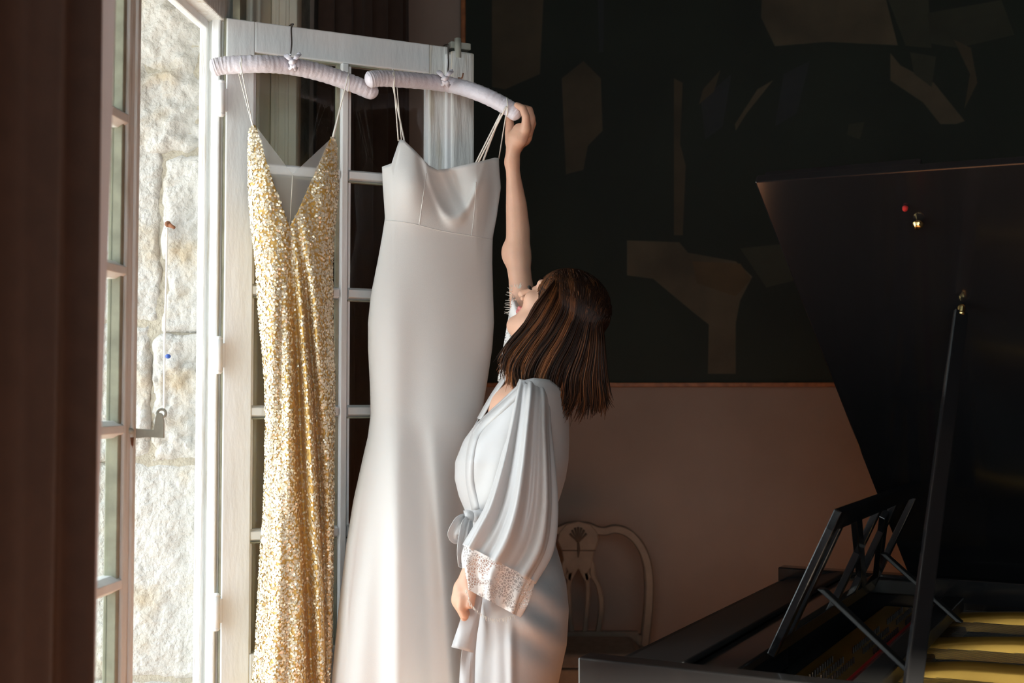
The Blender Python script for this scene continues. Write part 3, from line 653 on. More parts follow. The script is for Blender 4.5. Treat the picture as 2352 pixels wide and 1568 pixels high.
# ================================================================== BACK WALL: PAINTING AND CHAIR
BV = 2.36                                                   # wall plane in v
def wallpt(px, py, d=0.0):
    """point on the back wall (d metres in front of it) seen at (px, py)"""
    c = np.array([0, 0, EYE]); r = at(px, py, 1.0) - c; p0 = W(0, BV - d, 0)
    return c + r * (np.dot(p0 - c, Wd) / np.dot(r, Wd))
mu = empty('painting', wallpt(1900, 885, .03), 'huge dark figurative oil painting covering the upper back wall', 'painting')
zl = wallpt(1600, 885)[2]
wbox('canvas', 0.30, 4.3, BV - 0.03, BV - 0.002, zl + .012, 3.38, M['canvas'], mu)
wbox('frame_bar', 0.30, 4.3, BV - 0.045, BV - 0.002, zl - .006, zl + .012, M['gilt'], mu, .003)
wbox('frame_bar', 0.28, 0.30, BV - 0.045, BV - 0.002, zl - .006, 3.38, M['gilt'], mu, .003)
SH = [('p_tan', [(1752, -60), (2020, -60), (2062, 104), (1900, 96), (1780, 106), (1748, 40)]), ('p_olive', [(2025, -40), (2130, -40), (2140, 110), (2080, 105)]),
      ('p_tan', [(2045, 122), (2068, 150), (2145, 190), (2216, 278), (2195, 285), (2160, 285), (2120, 235), (2045, 185)]), ('p_umber', [(2190, 90), (2230, 110), (2245, 190), (2215, 250), (2228, 170)]),
      ('p_umber', [(1548, 180), (1568, 190), (1562, 330), (1575, 380), (1568, 540), (1548, 540)]), ('p_tan', [(1440, 552), (1560, 556), (1580, 580), (1690, 600), (1728, 635), (1700, 690), (1690, 740), (1690, 858), (1626, 858), (1628, 745), (1590, 715), (1500, 640), (1440, 632)]),
      ('p_ochre', [(1590, 600), (1700, 605), (1726, 640), (1690, 680), (1600, 650)]), ('p_umber', [(1130, -40), (1250, -40), (1240, 170), (1160, 205), (1130, 200)]), ('p_umber', [(1290, 180), (1340, 140), (1380, 180), (1384, 300), (1350, 335), (1340, 390), (1300, 400)]),
      ('p_slate', [(1372, -40), (1388, -40), (1386, 120), (1376, 120)]), ('p_slate', [(1610, 230), (1680, 170), (1660, 290), (1620, 320)]), ('p_tan', [(1740, 205), (1776, 184), (1715, 260), (1690, 300), (1688, 285)]),
      ('p_umber', [(1615, 205), (1655, 160), (1640, 210), (1605, 240)]), ('p_slate', [(1800, 170), (1860, 140), (1830, 260), (1780, 290)]), ('p_olive', [(2090, 120), (2150, 130), (2140, 200), (2100, 170)]),
      ('p_olive', [(2275, 420), (2360, 360), (2420, 380), (2420, 560), (2340, 480)]), ('p_olive', [(1700, 570), (1800, 560), (1840, 640), (1760, 660)]), ('p_olive', [(2130, 30), (2300, 0), (2330, 80), (2200, 110), (2140, 100)]), ('p_olive', [(1950, 285), (1985, 280), (1975, 320), (1945, 310)])]
for i, (m_, poly) in enumerate(SH):
    d = 0.0305 + 0.0004 * (i % 5)
    V = [wallpt(x, y, d) for x, y in poly]; n = len(V)
    V += [wallpt(x, y, .029) for x, y in poly]
    mk('painted_patch', V, [tuple(range(n))] + [(i_, n + i_, n + (i_ + 1) % n, (i_ + 1) % n) for i_ in range(n)], M[m_], mu)

# --- carved chair against the wall
CY = 4.92
ch = empty('side_chair', at(1330, 905, CY - .2) * [1, 1, 0], 'carved grey wooden side chair with pierced oval back by the pink wall', 'chair')
cxc = 1328.0
def cp(px, py, d=0.0): return at(px, py, CY + d) + np.array([0, (1.0 - (zat(py, CY))) * 0.0, 0])
def hoop(side):
    pts = [(1328, 1206), (1352, 1209), (1372, 1217), (1390, 1219), (1412, 1214), (1440, 1222), (1466, 1246), (1484, 1284), (1491, 1330), (1490, 1390), (1484, 1450), (1476, 1515), (1466, 1570)]
    return [(cxc + side * (x - cxc), y) for x, y in pts]
for sd in (1, -1):
    xy = catmull(np.array([(a, b, 0) for a, b in hoop(sd)]), 70); P = at(xy[:, 0], xy[:, 1], CY)
    T = np.gradient(P, axis=0); T /= np.linalg.norm(T, axis=1)[:, None]; nn = np.cross(T, [0, 1.0, 0])
    mb = MB(); barstrip(mb, P, nn, np.interp(np.linspace(0, 1, 70), [0, .2, .5, 1], [.036, .034, .038, .042]), [0, 1.0, 0], .03)
    mb.build('back_rail', M['chairwood'], ch, smooth=False, bevel=.005)
    for off in (0.014, -0.015):
        tube('carved_line', P + nn * off * sd * 1.0 + [0, -.0158, 0], .0016, M['carve'], ch, n=80, sides=6)
prism('crest', [(1285, 1222), (1300, 1204), (1328, 1196), (1356, 1204), (1372, 1222), (1376, 1240), (1366, 1264), (1290, 1264), (1280, 1240)], lambda a, b, d: at(a, b, CY + d), -.019, .014, M['chairwood'], ch, .004)
for k in range(7):
    a = math.radians(-150 + 20 * k)
    tube('carved_fan', [at(1328, 1246, CY - .021), at(1328 + 22 * math.cos(a), 1240 + 30 * math.sin(a), CY - .022)], [.0025, .0045], M['carve'], ch, n=4, sides=6)
tube('carved_drop', [at(1328, 1246, CY - .02), at(1329, 1262, CY - .022), at(1328, 1280, CY - .02)], [.004, .006, .002], M['carve'], ch, n=8, sides=6)
tube('carved_line', [at(1290, 1264, CY - .02), at(1368, 1264, CY - .02)], .0016, M['carve'], ch, n=4, sides=6)
for sd in (1, -1):
    X = lambda x: cxc + sd * (x - cxc)
    for pts, w in (([(1334, 1262), (1358, 1290), (1362, 1320), (1374, 1345), (1381, 1385), (1377, 1430), (1366, 1490), (1362, 1540)], .021),
                   ([(1336, 1272), (1345, 1310), (1350, 1345), (1348, 1400), (1342, 1460), (1338, 1540)], .019), ([(1330, 1275), (1336, 1300), (1352, 1330)], .03)):
        xy = catmull(np.array([(X(a), b, 0) for a, b in pts]), 40); P = at(xy[:, 0], xy[:, 1], CY)
        T = np.gradient(P, axis=0); T /= np.linalg.norm(T, axis=1)[:, None]; nn = np.cross(T, [0, 1.0, 0])
        mb = MB(); barstrip(mb, P, nn, w, [0, 1.0, 0], .02); mb.build('splat_rib', M['chairwood'], ch, bevel=.004)
prism('splat_panel', [(1290, 1262), (1366, 1262), (1358, 1300), (1346, 1318), (1328, 1306), (1310, 1318), (1298, 1300)], lambda a, b, d: at(a, b, CY + d), -.011, .009, M['chairwood'], ch, .003)
tube('rosette', [at(1328, 1490, CY - .012), at(1328, 1490, CY - .022)], [.014, .008], M['chairwood'], ch, n=4, sides=14)
zs_ = 0.47
bl, br = at(1192, 905, CY)[0], at(1464, 905, CY)[0]
box('back_shoe', [bl, CY - .015, zs_], [br - bl, 0, 0], [0, .03, 0], [0, 0, .045], M['chairwood'], ch, .004)
box('seat_rail', [bl - .02, CY - .44, zs_ - .07], [br - bl + .04, 0, 0], [0, .45, 0], [0, 0, .06], M['chairwood'], ch, .006)
mk('seat', [(bl, CY - .43, zs_ - .01), (br, CY - .43, zs_ - .01), (br, CY - .02, zs_ - .01), (bl, CY - .02, zs_ - .01), (bl + .04, CY - .39, zs_ + .035), (br - .04, CY - .39, zs_ + .035), (br - .04, CY - .05, zs_ + .035), (bl + .04, CY - .05, zs_ + .035)], BOXF, M['chaircloth'], ch, bevel=.012)
for x_ in (bl, br):
    tube('leg', [(x_, CY - .41, 0.0), (x_, CY - .41, .06), (x_, CY - .41, .2), (x_, CY - .41, .43)], [.011, .016, .02, .026], M['chairwood'], ch, n=16, sides=12)
    tube('leg', [(x_, CY + .06, 0.0), (x_, CY + .02, .2), (x_, CY, .50)], [.015, .018, .02], M['chairwood'], ch, n=16, sides=10)

# ================================================================== GRAND PIANO
PO = np.array([0.128, 2.40, 0.0]); pb = np.array([0.47, 0.883, 0.0]); pb /= np.linalg.norm(pb); pt = np.array([pb[1], -pb[0], 0.0])
ZR = EYE - 0.512
def PT(t, b, z): return PO + t * pt + b * pb + z * Zd
pn = empty('grand_piano', PT(.8, .7, 0), 'black grand piano with raised lid and open lattice music desk', 'piano')
WB = 1.46
out = [(0.0, 0.0), (0.45, 0.0), (0.8, 0.01), (1.05, 0.10), (1.25, 0.27), (1.42, 0.46), (1.6, 0.58), (1.78, 0.68), (1.9, 0.85), (1.93, 1.05), (1.9, 1.28), (1.78, 1.42), (1.6, WB), (0.8, WB), (0.0, WB)]
oc = catmull(np.array([(a, b, 0) for a, b in out[1:13]]), 60)[:, :2]
outer = [(0.0, 0.0), (0.0 + .2, 0.0)] + [tuple(x) for x in oc] + [(0.8, WB), (0.0, WB)]
outer = np.array(outer)
cen = np.array([0.9, 0.85])
def offset_poly(P, d):
    n = len(P); Q = []
    for i in range(n):
        e = P[(i + 1) % n] - P[i - 1]; e = e / (np.linalg.norm(e) + 1e-9); nrm = np.array([-e[1], e[0]])
        Q.append(P[i] + nrm * d)
    return np.array(Q)
ii = list(range(1, len(outer) - 1)) 
run = outer                                              # open run along treble side, tail, bass side
tan = np.gradient(run, axis=0); tan /= np.linalg.norm(tan, axis=1)[:, None] + 1e-9
inn = run + 0.055 * np.stack([-tan[:, 1], tan[:, 0]], 1)
def ribbon(name, A, B, z0, z1, m_, parent, bevel=0.004):
    n = len(A); V = [PT(*p, z0) for p in A] + [PT(*p, z0) for p in B] + [PT(*p, z1) for p in A] + [PT(*p, z1) for p in B]; F = []
    for i in range(n - 1):
        F += [(i, i + 1, 2 * n + i + 1, 2 * n + i), (n + i + 1, n + i, 3 * n + i, 3 * n + i + 1), (2 * n + i, 2 * n + i + 1, 3 * n + i + 1, 3 * n + i), (i + 1, i, n + i, n + i + 1)]
    F += [(0, 2 * n, 3 * n, n), (n - 1, 2 * n - 1, 4 * n - 1, 3 * n - 1)]
    return mk(name, V, F, m_, parent, bevel=bevel)
ribbon('rim', run, inn, 0.60, ZR, M['ebony'], pn)
box('key_bed', PT(0.0, 0.0, .60), .42 * pt, WB * pb, .06 * Zd, M['ebony'], pn, .006)
box('key_slip', PT(0.0, .055, .66), .03 * pt, (WB - .11) * pb, (ZR - .70) * Zd, M['ebony_matt'], pn, .004)
# closed fallboard and the shelf behind it
mk('fallboard', [PT(.03, .055, ZR - .045), PT(.20, .055, ZR - .012), PT(.20, WB - .055, ZR - .012), PT(.03, WB - .055, ZR - .045), PT(.03, .055, ZR - .03), PT(.20, .055, ZR + .002), PT(.20, WB - .055, ZR + .002), PT(.03, WB - .055, ZR - .03)], BOXF, M['ebony_matt'], pn, bevel=.004)
box('desk_slide', PT(.20, .09, ZR - .035), .09 * pt, (WB - .18) * pb, .022 * Zd, M['ebony'], pn, .004)
box('desk_rail', PT(.22, .055, ZR - .05), .20 * pt, .035 * pb, .04 * Zd, M['ebony_matt'], pn, .004)
box('desk_rail', PT(.22, WB - .09, ZR - .05), .20 * pt, .035 * pb, .04 * Zd, M['ebony_matt'], pn, .004)
# floor of the case: soundboard
ins = [tuple(p) for p in inn]
prism('soundboard', [(.42, .058)] + [p for p in ins if p[0] > .43] + [(.42, WB - .058)], lambda a, b, d: PT(a, b, d), ZR - .16, ZR - .145, M['soundboard'], pn)
prism('case_bottom', [(.05, .0)] + [tuple(p) for p in run[1:-1]] + [(.05, WB)], lambda a, b, d: PT(a, b, d), .58, .605, M['ebony_matt'], pn)
# iron plate: tuning web, perimeter flange and struts
ZP = ZR - .085
prism('plate_web', [(.31, .07), (.50, .07), (.53, .5), (.57, WB - .07), (.31, WB - .07)], lambda a, b, d: PT(a, b, d), ZP - .02, ZP, M['plate'], pn, .006)
fl = [i for i in range(len(inn)) if inn[i][0] > .44]
A_ = inn[fl]; tA = tan[fl]; B_ = A_ + 0.13 * np.stack([-tA[:, 1], tA[:, 0]], 1)
ribbon('plate_flange', A_, B_, ZP - .03, ZP - .008, M['plate'], pn, .006)
for b0, b1, t1 in ((.22, .25, 1.08), (.50, .60, 1.38), (.82, .97, 1.75), (1.20, 1.27, 1.78)):
    V = []; NS, NP = 22, 13
    for q in np.linspace(0, 1, NS):
        t_ = .47 + (t1 - .47) * q; b_ = b0 + (b1 - b0) * q; rise = min(1, q * 5) ** .5
        hgt = .018 + .034 * rise * (1 if q < .85 else max(.1, (1 - q) / .15)); w = .022 + .03 * max(0, 1 - q * 6) ** 2 + .03 * max(0, q * 5 - 4)
        for k in range(NP):
            a_ = math.pi * k / (NP - 1); V.append(PT(t_, b_ - w * 1.3 * math.cos(a_) * (1 - .25 * math.sin(a_)), ZP - .012 + (hgt + .004) * math.sin(a_) ** .25))
    F = [(NP * i + j, NP * i + j + 1, NP * i + NP + j + 1, NP * i + NP + j) for i in range(NS - 1) for j in range(NP - 1)] + [tuple(range(NP)), tuple(NP * NS - 1 - j for j in range(NP))]
    mk('plate_strut', V, F, M['plate'], pn, smooth=True)
for (b0, b1) in ((.10, .30), (.36, .62), (.70, 1.02), (1.1, 1.34)):
    mb = MB()
    for r_ in range(3):
        for k in range(int((b1 - b0) / .022)):
            p = PT(.355 + .022 * r_ + .02 * (b0 > .6), b0 + .022 * k + .006 * r_, ZP - .002)
            V, F = tube_vf(np.array([p, p + .016 * Zd]), .0026, 6); mb.add(V, F)
    tag(mb.build('tuning_pins', M['pin'], pn), kind='stuff')
box('felt_strip', PT(.425, .10, ZP), .018 * pt, 1.22 * pb, .006 * Zd, M['redfelt'], pn, .002)
mb = MB()
for k in range(120):
    b0 = .10 + 1.24 * k / 119; te = np.interp(b0, [.1, .4, .8, 1.35], [.95, 1.3, 1.7, 1.8])
    a_, c_ = PT(.44, b0, ZP + .012), PT(te, b0 + .06, ZP + .008)
    V, F = tube_vf(np.array([a_, c_]), .0007, 4, False); mb.add(V, F)
tag(mb.build('strings', M['pin'], pn), kind='stuff')
box('damper_rail', PT(.50, .10, ZP + .035), .05 * pt, 1.1 * pb, .035 * Zd, M['ebony_matt'], pn, .004)
# music desk: leaning lattice
D0, D1 = PT(.315, .235, ZR - .008), PT(.315, 1.02, ZR - .008); up_ = (PT(.452, 0, ZR + .285) - PT(.315, 0, ZR - .008)); Lu = np.linalg.norm(up_); up_ /= Lu
dn_ = np.cross(pb, up_)
md = lambda a, h: PT(.315, a, ZR - .008) + h * up_
def desk_bar(name, p, q, w):
    mb = MB(); d = (q - p) / np.linalg.norm(q - p); wd_ = np.cross(d, dn_); barstrip(mb, np.array([p, q]), wd_, w, dn_, .016); return mb.build(name, M['ebony'], pn, bevel=.002)
a0, a1 = .235, 1.20
desk_bar('desk_stile', md(a0 + .015, 0), md(a0 + .015, Lu), .030); desk_bar('desk_stile', md(a1 - .015, 0), md(a1 - .015, Lu), .030)
desk_bar('desk_rail_top', md(a0, Lu - .022), md(a1, Lu - .022), .044); desk_bar('desk_rail_bottom', md(a0, .02), md(a1, .02), .044)
for a in (.315, .70, .90): desk_bar('desk_slat', md(a, .03), md(a, Lu - .03), .024)
for p_, q_ in (((.45, Lu - .03), (1.0, .04)), ((.82, Lu * .8), (1.17, .05))): desk_bar('desk_slat', md(*p_), md(*q_), .024)
for a in (.31, .93):
    mb = MB(); barstrip(mb, np.array([PT(.40, a, ZR + .12), PT(.58, a - .02, ZR - .03)]), pb, .028, pt, .014); mb.build('desk_prop', M['ebony_matt'], pn, bevel=.002)
# lid, hinged on the bass side
PH = math.radians(40.0); lu = -math.cos(PH) * pb + math.sin(PH) * Zd; ln = math.sin(PH) * pb + math.cos(PH) * Zd
LDH = lambda t, w, d=0.0: PT(t, WB, ZR - .006) + w * lu + d * ln
lid_pts = [(.365, 0.0), (.268, 1.50), (.85, 1.49), (1.05, 1.40), (1.25, 1.22), (1.42, 1.03), (1.6, .90), (1.78, .80), (1.93, .6), (1.95, .4), (1.9, .18), (1.78, .03), (1.6, 0.0)]
prism('lid', lid_pts, lambda a, b, d: LDH(a, b, d), 0.0, 0.022, M['ebony'], pn, .003)
prism('lid_front_flap', [(.375, 0.01), (.28, 1.49), (.60, 1.49), (.66, 0.01)], lambda a, b, d: LDH(a, b, d), 0.024, 0.044, M['ebony'], pn, .003)
tube('lid_brass_reflection', [LDH(.58, 1.36, -.001), LDH(.58, 1.36, -.012), LDH(.58, 1.36, -.02)], [.005, .012, .006], M['brass'], pn, n=10, sides=14)  # brass reflection seen on the lid, put in as a small solid knob
tube('lid_red_reflection', [LDH(.56, 1.40, -.001), LDH(.56, 1.40, -.008)], [.006, .005], M['redfelt'], pn, n=4, sides=10)  # red reflection of the felt on the lid, put in as a small disc
for t_ in (.55, 1.1, 1.55): tube('lid_hinge', [PT(t_, WB + .012, ZR + .004), PT(t_ + .09, WB + .012, ZR + .004)], .006, M['brass'], pn, n=4, sides=8)
pa, pz_ = PT(.616, .07, ZR - .01), PT(.637, .605, 0) ; pz_ = pz_ + Zd * (ZR - .006 + (WB - .605) * math.tan(PH) - .006)
prop_d = (pz_ - pa) / np.linalg.norm(pz_ - pa)
mb = MB(); pw_ = math.cos(.95) * pt + math.sin(.95) * np.cross(pt, prop_d); barstrip(mb, np.array([pa, pa + .5 * (pz_ - pa), pz_ - prop_d * .02]), pw_, np.array([.018, .015, .011]), np.cross(pw_, prop_d), .032); mb.build('lid_prop', M['ebony'], pn, bevel=.003)
tube('prop_tip', [pz_ - prop_d * .03, pz_ - prop_d * .008, pz_], [.008, .009, .004], M['brass'], pn, n=8, sides=10)
tube('prop_socket', [PT(.595, .07, ZR - .02), PT(.64, .07, ZR - .02)], .014, M['brass'], pn, n=3, sides=12)
for (t_, b_) in ((.14, .12), (.14, WB - .12), (1.68, 1.05)):
    tube('leg', [PT(t_, b_, .08), PT(t_, b_, .14), PT(t_, b_, .3), PT(t_, b_, .56), PT(t_, b_, .585)], [.03, .04, .045, .065, .07], M['ebony'], pn, n=16, sides=8, smooth=False)
    tube('caster', [PT(t_ - .015, b_, .04), PT(t_ + .015, b_, .04)], .04, M['brass'], pn, n=3, sides=16)
    tube('caster_fork', [PT(t_, b_, .04), PT(t_, b_, .10)], .018, M['brass'], pn, n=3, sides=10)

# ================================================================== THE WOMAN
def surface_nets(Fd, o, h):
    S = Fd < 0
    c = [S[i:S.shape[0] - 1 + i, j:S.shape[1] - 1 + j, k:S.shape[2] - 1 + k] for i in (0, 1) for j in (0, 1) for k in (0, 1)]
    al = c[0].copy(); an = c[0].copy()
    for x in c[1:]: al &= x; an |= x
    act = an & ~al
    idx = np.argwhere(act); ids = np.full(act.shape, -1, np.int32); ids[act] = np.arange(len(idx))
    pos = np.zeros((len(idx), 3)); cnt = np.zeros(len(idx)); I = idx.T
    cor = [(i, j, k) for i in (0, 1) for j in (0, 1) for k in (0, 1)]
    for a in range(8):
        for b in range(a + 1, 8):
            da = np.array(cor[a]); db = np.array(cor[b])
            if np.abs(da - db).sum() != 1: continue
            fa = Fd[I[0] + da[0], I[1] + da[1], I[2] + da[2]]; fb = Fd[I[0] + db[0], I[1] + db[1], I[2] + db[2]]
            m = (fa < 0) != (fb < 0); t = np.where(m, fa / np.where(m, fa - fb, 1), 0)
            pos += np.where(m[:, None], da + t[:, None] * (db - da), 0); cnt += m
    V = (idx + pos / cnt[:, None]) * h + o; Q = []
    for ax in range(3):
        s0 = [slice(1, -1)] * 3; s1 = [slice(1, -1)] * 3; s0[ax] = slice(0, -1); s1[ax] = slice(1, None)
        A_, B_ = S[tuple(s0)], S[tuple(s1)]; E = np.argwhere(A_ != B_)
        off = np.ones(3, int); off[ax] = 0; E = E + off; sgn = S[E[:, 0], E[:, 1], E[:, 2]]
        b, c_ = (ax + 1) % 3, (ax + 2) % 3; eb = np.zeros(3, int); eb[b] = 1; ec = np.zeros(3, int); ec[c_] = 1
        g = lambda d: ids[(E - d)[:, 0], (E - d)[:, 1], (E - d)[:, 2]]
        q = np.stack([g(eb + ec), g(ec), g(0 * eb), g(eb)], 1); q[~sgn] = q[~sgn][:, ::-1]; Q.append(q)
    return V, np.concatenate(Q)
class Field:
    def __init__(s, lo, hi, h):
        s.o = np.array(lo, float); s.h = h; s.n = np.ceil((np.array(hi) - s.o) / h).astype(int) + 1
        s.F = np.full(s.n, 0.2, np.float32)
    def sub(s, lo, hi):
        a = np.clip(np.floor((lo - s.o) / s.h).astype(int), 0, s.n); b = np.clip(np.ceil((hi - s.o) / s.h).astype(int) + 1, 0, s.n)
        ax = [s.o[i] + s.h * np.arange(a[i], b[i], dtype=np.float32) for i in range(3)]
        return tuple(slice(a[i], b[i]) for i in range(3)), np.stack(np.meshgrid(*ax, indexing='ij'), -1)
    def mix(s, sl, d, k, carve=False):
        f = s.F[sl]
        if carve:
            hh = np.clip(0.5 - 0.5 * (f + d) / k, 0, 1); s.F[sl] = f * (1 - hh) - d * hh + k * hh * (1 - hh)
        else:
            hh = np.clip(0.5 + 0.5 * (d - f) / k, 0, 1); s.F[sl] = d * (1 - hh) + f * hh - k * hh * (1 - hh)
    def cone(s, a, b, ra, rb, k=0.015):
        a = np.asarray(a, float); b = np.asarray(b, float); m = max(ra, rb) + 2.5 * k + .02
        sl, P = s.sub(np.minimum(a, b) - m, np.maximum(a, b) + m); ab = b - a
        t = np.clip(((P - a) @ ab) / (ab @ ab + 1e-12), 0, 1)
        d = np.linalg.norm(P - a - t[..., None] * ab, axis=-1) - (ra + (rb - ra) * t)
        s.mix(sl, d, k)
    def chain(s, pts, rs, k=0.015):
        P_ = np.array(pts, float); m = max(rs) + 2.5 * k + .02
        sl, P = s.sub(P_.min(0) - m, P_.max(0) + m); d = None
        for i in range(len(pts) - 1):
            a, b = P_[i], P_[i + 1]; ab = b - a; t = np.clip(((P - a) @ ab) / (ab @ ab + 1e-12), 0, 1)
            e = np.linalg.norm(P - a - t[..., None] * ab, axis=-1) - (rs[i] + (rs[i + 1] - rs[i]) * t)
            d = e if d is None else np.minimum(d, e)
        s.mix(sl, d, k)
    def ell(s, c, r, R=None, k=0.02, carve=False):
        c = np.asarray(c, float); r = np.asarray(r, float); m = r.max() + 2.5 * k + .02
        sl, P = s.sub(c - m, c + m); q = P - c
        if R is not None: q = q @ R            # columns of R are the ellipsoid axes
        k0 = np.linalg.norm(q / r, axis=-1); k1 = np.linalg.norm(q / (r * r), axis=-1) + 1e-9
        s.mix(sl, k0 * (k0 - 1) / k1, k, carve)
YW = 2.9
# head frame: forward (face), up (crown), side towards the camera
hp_, yaw = math.radians(41.0), math.radians(27.0)
f0 = np.array([-math.cos(hp_), 0, math.sin(hp_)]); hu = np.array([math.sin(hp_), 0, math.cos(hp_)])
hf = f0 * math.cos(yaw) + np.array([0, 1.0, 0]) * math.sin(yaw); hs = np.cross(hu, hf)
if hs[1] > 0: hs = -hs                                     # the side of the head facing the camera
HC = at(1285, 716, YW); HS = 0.93
RH = np.stack([hf, hu, hs], 1)
def hd_(f, u, s_=0.0): return HC + HS * (f * hf + u * hu + s_ * hs)
person = empty('person', at(1180, 905, YW) * [1, 1, 0], 'woman in a white satin robe reaching up to the hanger', 'person')
fd = Field(at(1040, 1500, YW) * [1, 0, 0] + [-.02, 2.60, -.0], at(1400, 200, YW) * [1, 0, 0] + [.10, 3.24, 2.34], 0.0035)
# trunk
fd.ell(at(1184, 1390, YW), (.092, .135, .13), k=.05)
fd.ell(at(1176, 1190, YW), (.085, .115, .14), k=.05)
fd.ell(at(1192, 1056, YW), (.088, .125, .14), k=.04)
for dy_ in (-.05, .05): fd.ell(at(1128, 1052, YW + dy_), (.05, .048, .055), k=.03)
fd.ell(at(1203, 945, YW - .005), (.084, .115, .075), k=.03)
fd.cone(at(1218, 928, 2.795), at(1228, 895, 3.03), .036, .044, .03)
fd.cone(at(1222, 905, YW), hd_(-.012, -.09), .052, .05, .03)
# legs
for dy_ in (-.075, .075):
    X0 = at(1185, 905, YW)[0]
    fd.chain([(X0, YW + dy_, .96), (X0 - .02, YW + dy_ * .95, .56), (X0 + .01, YW + dy_ * .9, .10)], [.072, .052, .036], .03)
    fd.ell((X0 + .015, YW + dy_ * .95, .37), (.05, .047, .12), k=.03)
    fd.chain([(X0 + .015, YW + dy_ * .9, .05), (X0 - .06, YW + dy_ * .95, .045), (X0 - .16, YW + dy_ * 1.05, .022)], [.034, .032, .02], .02)
# near arm, bent, hidden in the sleeve
fd.chain([at(1216, 932, 2.785), at(1214, 1165, 2.712)], [.034, .030], .025)
fd.chain([at(1214, 1165, 2.712), at(1160, 1250, 2.704), at(1084, 1318, 2.715)], [.030, .029, .022], .02)
# near hand hanging loosely in front of the hip
fd.chain([at(1084, 1318, 2.715), at(1068, 1352, 2.715), at(1062, 1376, 2.715)], [.021, .026, .025], .012)
for i, (ya, l, dx) in enumerate(((2.688, 40, 2), (2.706, 46, 0), (2.724, 44, 2), (2.742, 36, 5))):
    fd.chain([at(1062, 1374, ya), at(1058 + dx, 1374 + l * .5, ya), at(1066 + dx, 1374 + l * .95, ya + .004)], [.0105, .0098, .0085], .008)
fd.chain([at(1076, 1338, 2.70), at(1082, 1365, 2.685), at(1080, 1388, 2.682)], [.014, .0115, .0095], .009)
# raised arm
fd.chain([at(1232, 885, 3.035), at(1206, 730, 3.07), at(1195, 640, 3.085), at(1188, 585, 3.09)], [.046, .037, .0295, .031], .02)
fd.ell(at(1166, 578, 3.10), (.014, .018, .024), k=.022)
fd.chain([at(1190, 590, 3.09), at(1190, 530, 3.085), at(1186, 470, 3.08), at(1180, 410, 3.072), at(1176, 372, 3.066)], [.031, .0305, .0265, .019, .0165], .016)
# raised hand: thumb behind the padded arm, fingers closing over it
YH = 3.045
fd.chain([at(1176, 372, 3.066), at(1179, 345, 3.058), at(1186, 318, 3.05), at(1194, 300, 3.045)], [.0165, .019, .022, .019], .014)
fd.chain([at(1196, 318, 3.04), at(1207, 294, 3.03)], [.018, .0125], .012)
fd.chain([at(1173, 325, 3.062), at(1171, 304, 3.072), at(1171, 282, 3.076), at(1170, 258, 3.074)], [.014, .0125, .0105, .0085], .010)
fd.chain([at(1208, 296, 3.025), at(1208, 268, 3.014), at(1201, 249, 3.016), at(1187, 241, 3.03)], [.0115, .0102, .0095, .0075], .007)
fd.chain([at(1213, 304, 3.045), at(1221, 272, 3.036), at(1216, 252, 3.04), at(1204, 247, 3.055)], [.0115, .0102, .0092, .0075], .007)
fd.chain([at(1212, 312, 3.066), at(1223, 283, 3.060), at(1219, 264, 3.064), at(1209, 258, 3.076)], [.0112, .0098, .009, .0072], .007)
fd.chain([at(1206, 322, 3.082), at(1218, 298, 3.080), at(1216, 280, 3.086), at(1208, 274, 3.094)], [.0105, .0088, .008, .0065], .007)
fd.cone(at(1188, 335, 3.07), at(1208, 318, 3.078), .015, .012, .014)
# head
S_ = HS
def hel(c, r, k, carve=False): fd.ell(hd_(*c), np.array(r) * S_, RH, k * S_, carve)
hel((-.015, .03, 0), (.095, .08, .074), .02)
hel((.026, -.03, 0), (.060, .088, .058), .03)
for sg in (-1, 1):
    fd.cone(hd_(-.005, -.066, sg * .046), hd_(.064, -.100, sg * .012), .018, .016, .03)
    fd.ell(hd_(.060, -.022, sg * .040), np.array((.022, .02, .022)) * S_, RH, .02)
    fd.cone(hd_(.083, .024, sg * .012), hd_(.070, .024, sg * .045), .010, .009, .014)
hel((.074, -.099, 0), (.017, .016, .018), .014)
fd.chain([hd_(.088, .014), hd_(.103, -.006), hd_(.117, -.024)], [.007, .0088, .0108], .010)
for sg in (-1, 1): fd.ell(hd_(.100, -.032, sg * .011), np.array((.009, .007, .007)) * S_, None, .006)
hel((.089, -.057, 0), (.008, .0055, .022), .007); hel((.087, -.068, 0), (.008, .006, .019), .007)
for sg in (-1, 1):
    fd.ell(hd_(.094, .002, sg * .031), np.array((.012, .011, .016)) * S_, RH, .010, True)
    fd.ell(hd_(.073, .001, sg * .031), np.array((.0145, .013, .016)) * S_, RH, .006)
    fd.ell(hd_(-.012, -.012, sg * .076), np.array((.014, .028, .008)) * S_, RH, .008)
BV_, BQ = surface_nets(fd.F, fd.o, fd.h)
del fd.F
body = mk('body', BV_, BQ.tolist(), M['skin'], person, smooth=True)
body.data.materials.append(M['lip'])
loc = WLOC[body.name]
co = np.empty(len(body.data.vertices) * 3, np.float32); body.data.vertices.foreach_get('co', co); co = co.reshape(-1, 3) + loc
cen_ = co[BQ].mean(1); rel = (cen_ - HC) / HS; lf, lu_, ls = rel @ hf, rel @ hu, rel @ hs
lipm = (lf > .082) & (np.abs(ls) < .025 - .35 * np.abs(lu_ + .062)) & (np.abs(lu_ + .0625) < .0125)
body.data.polygons.foreach_set('material_index', lipm.astype(np.int32))
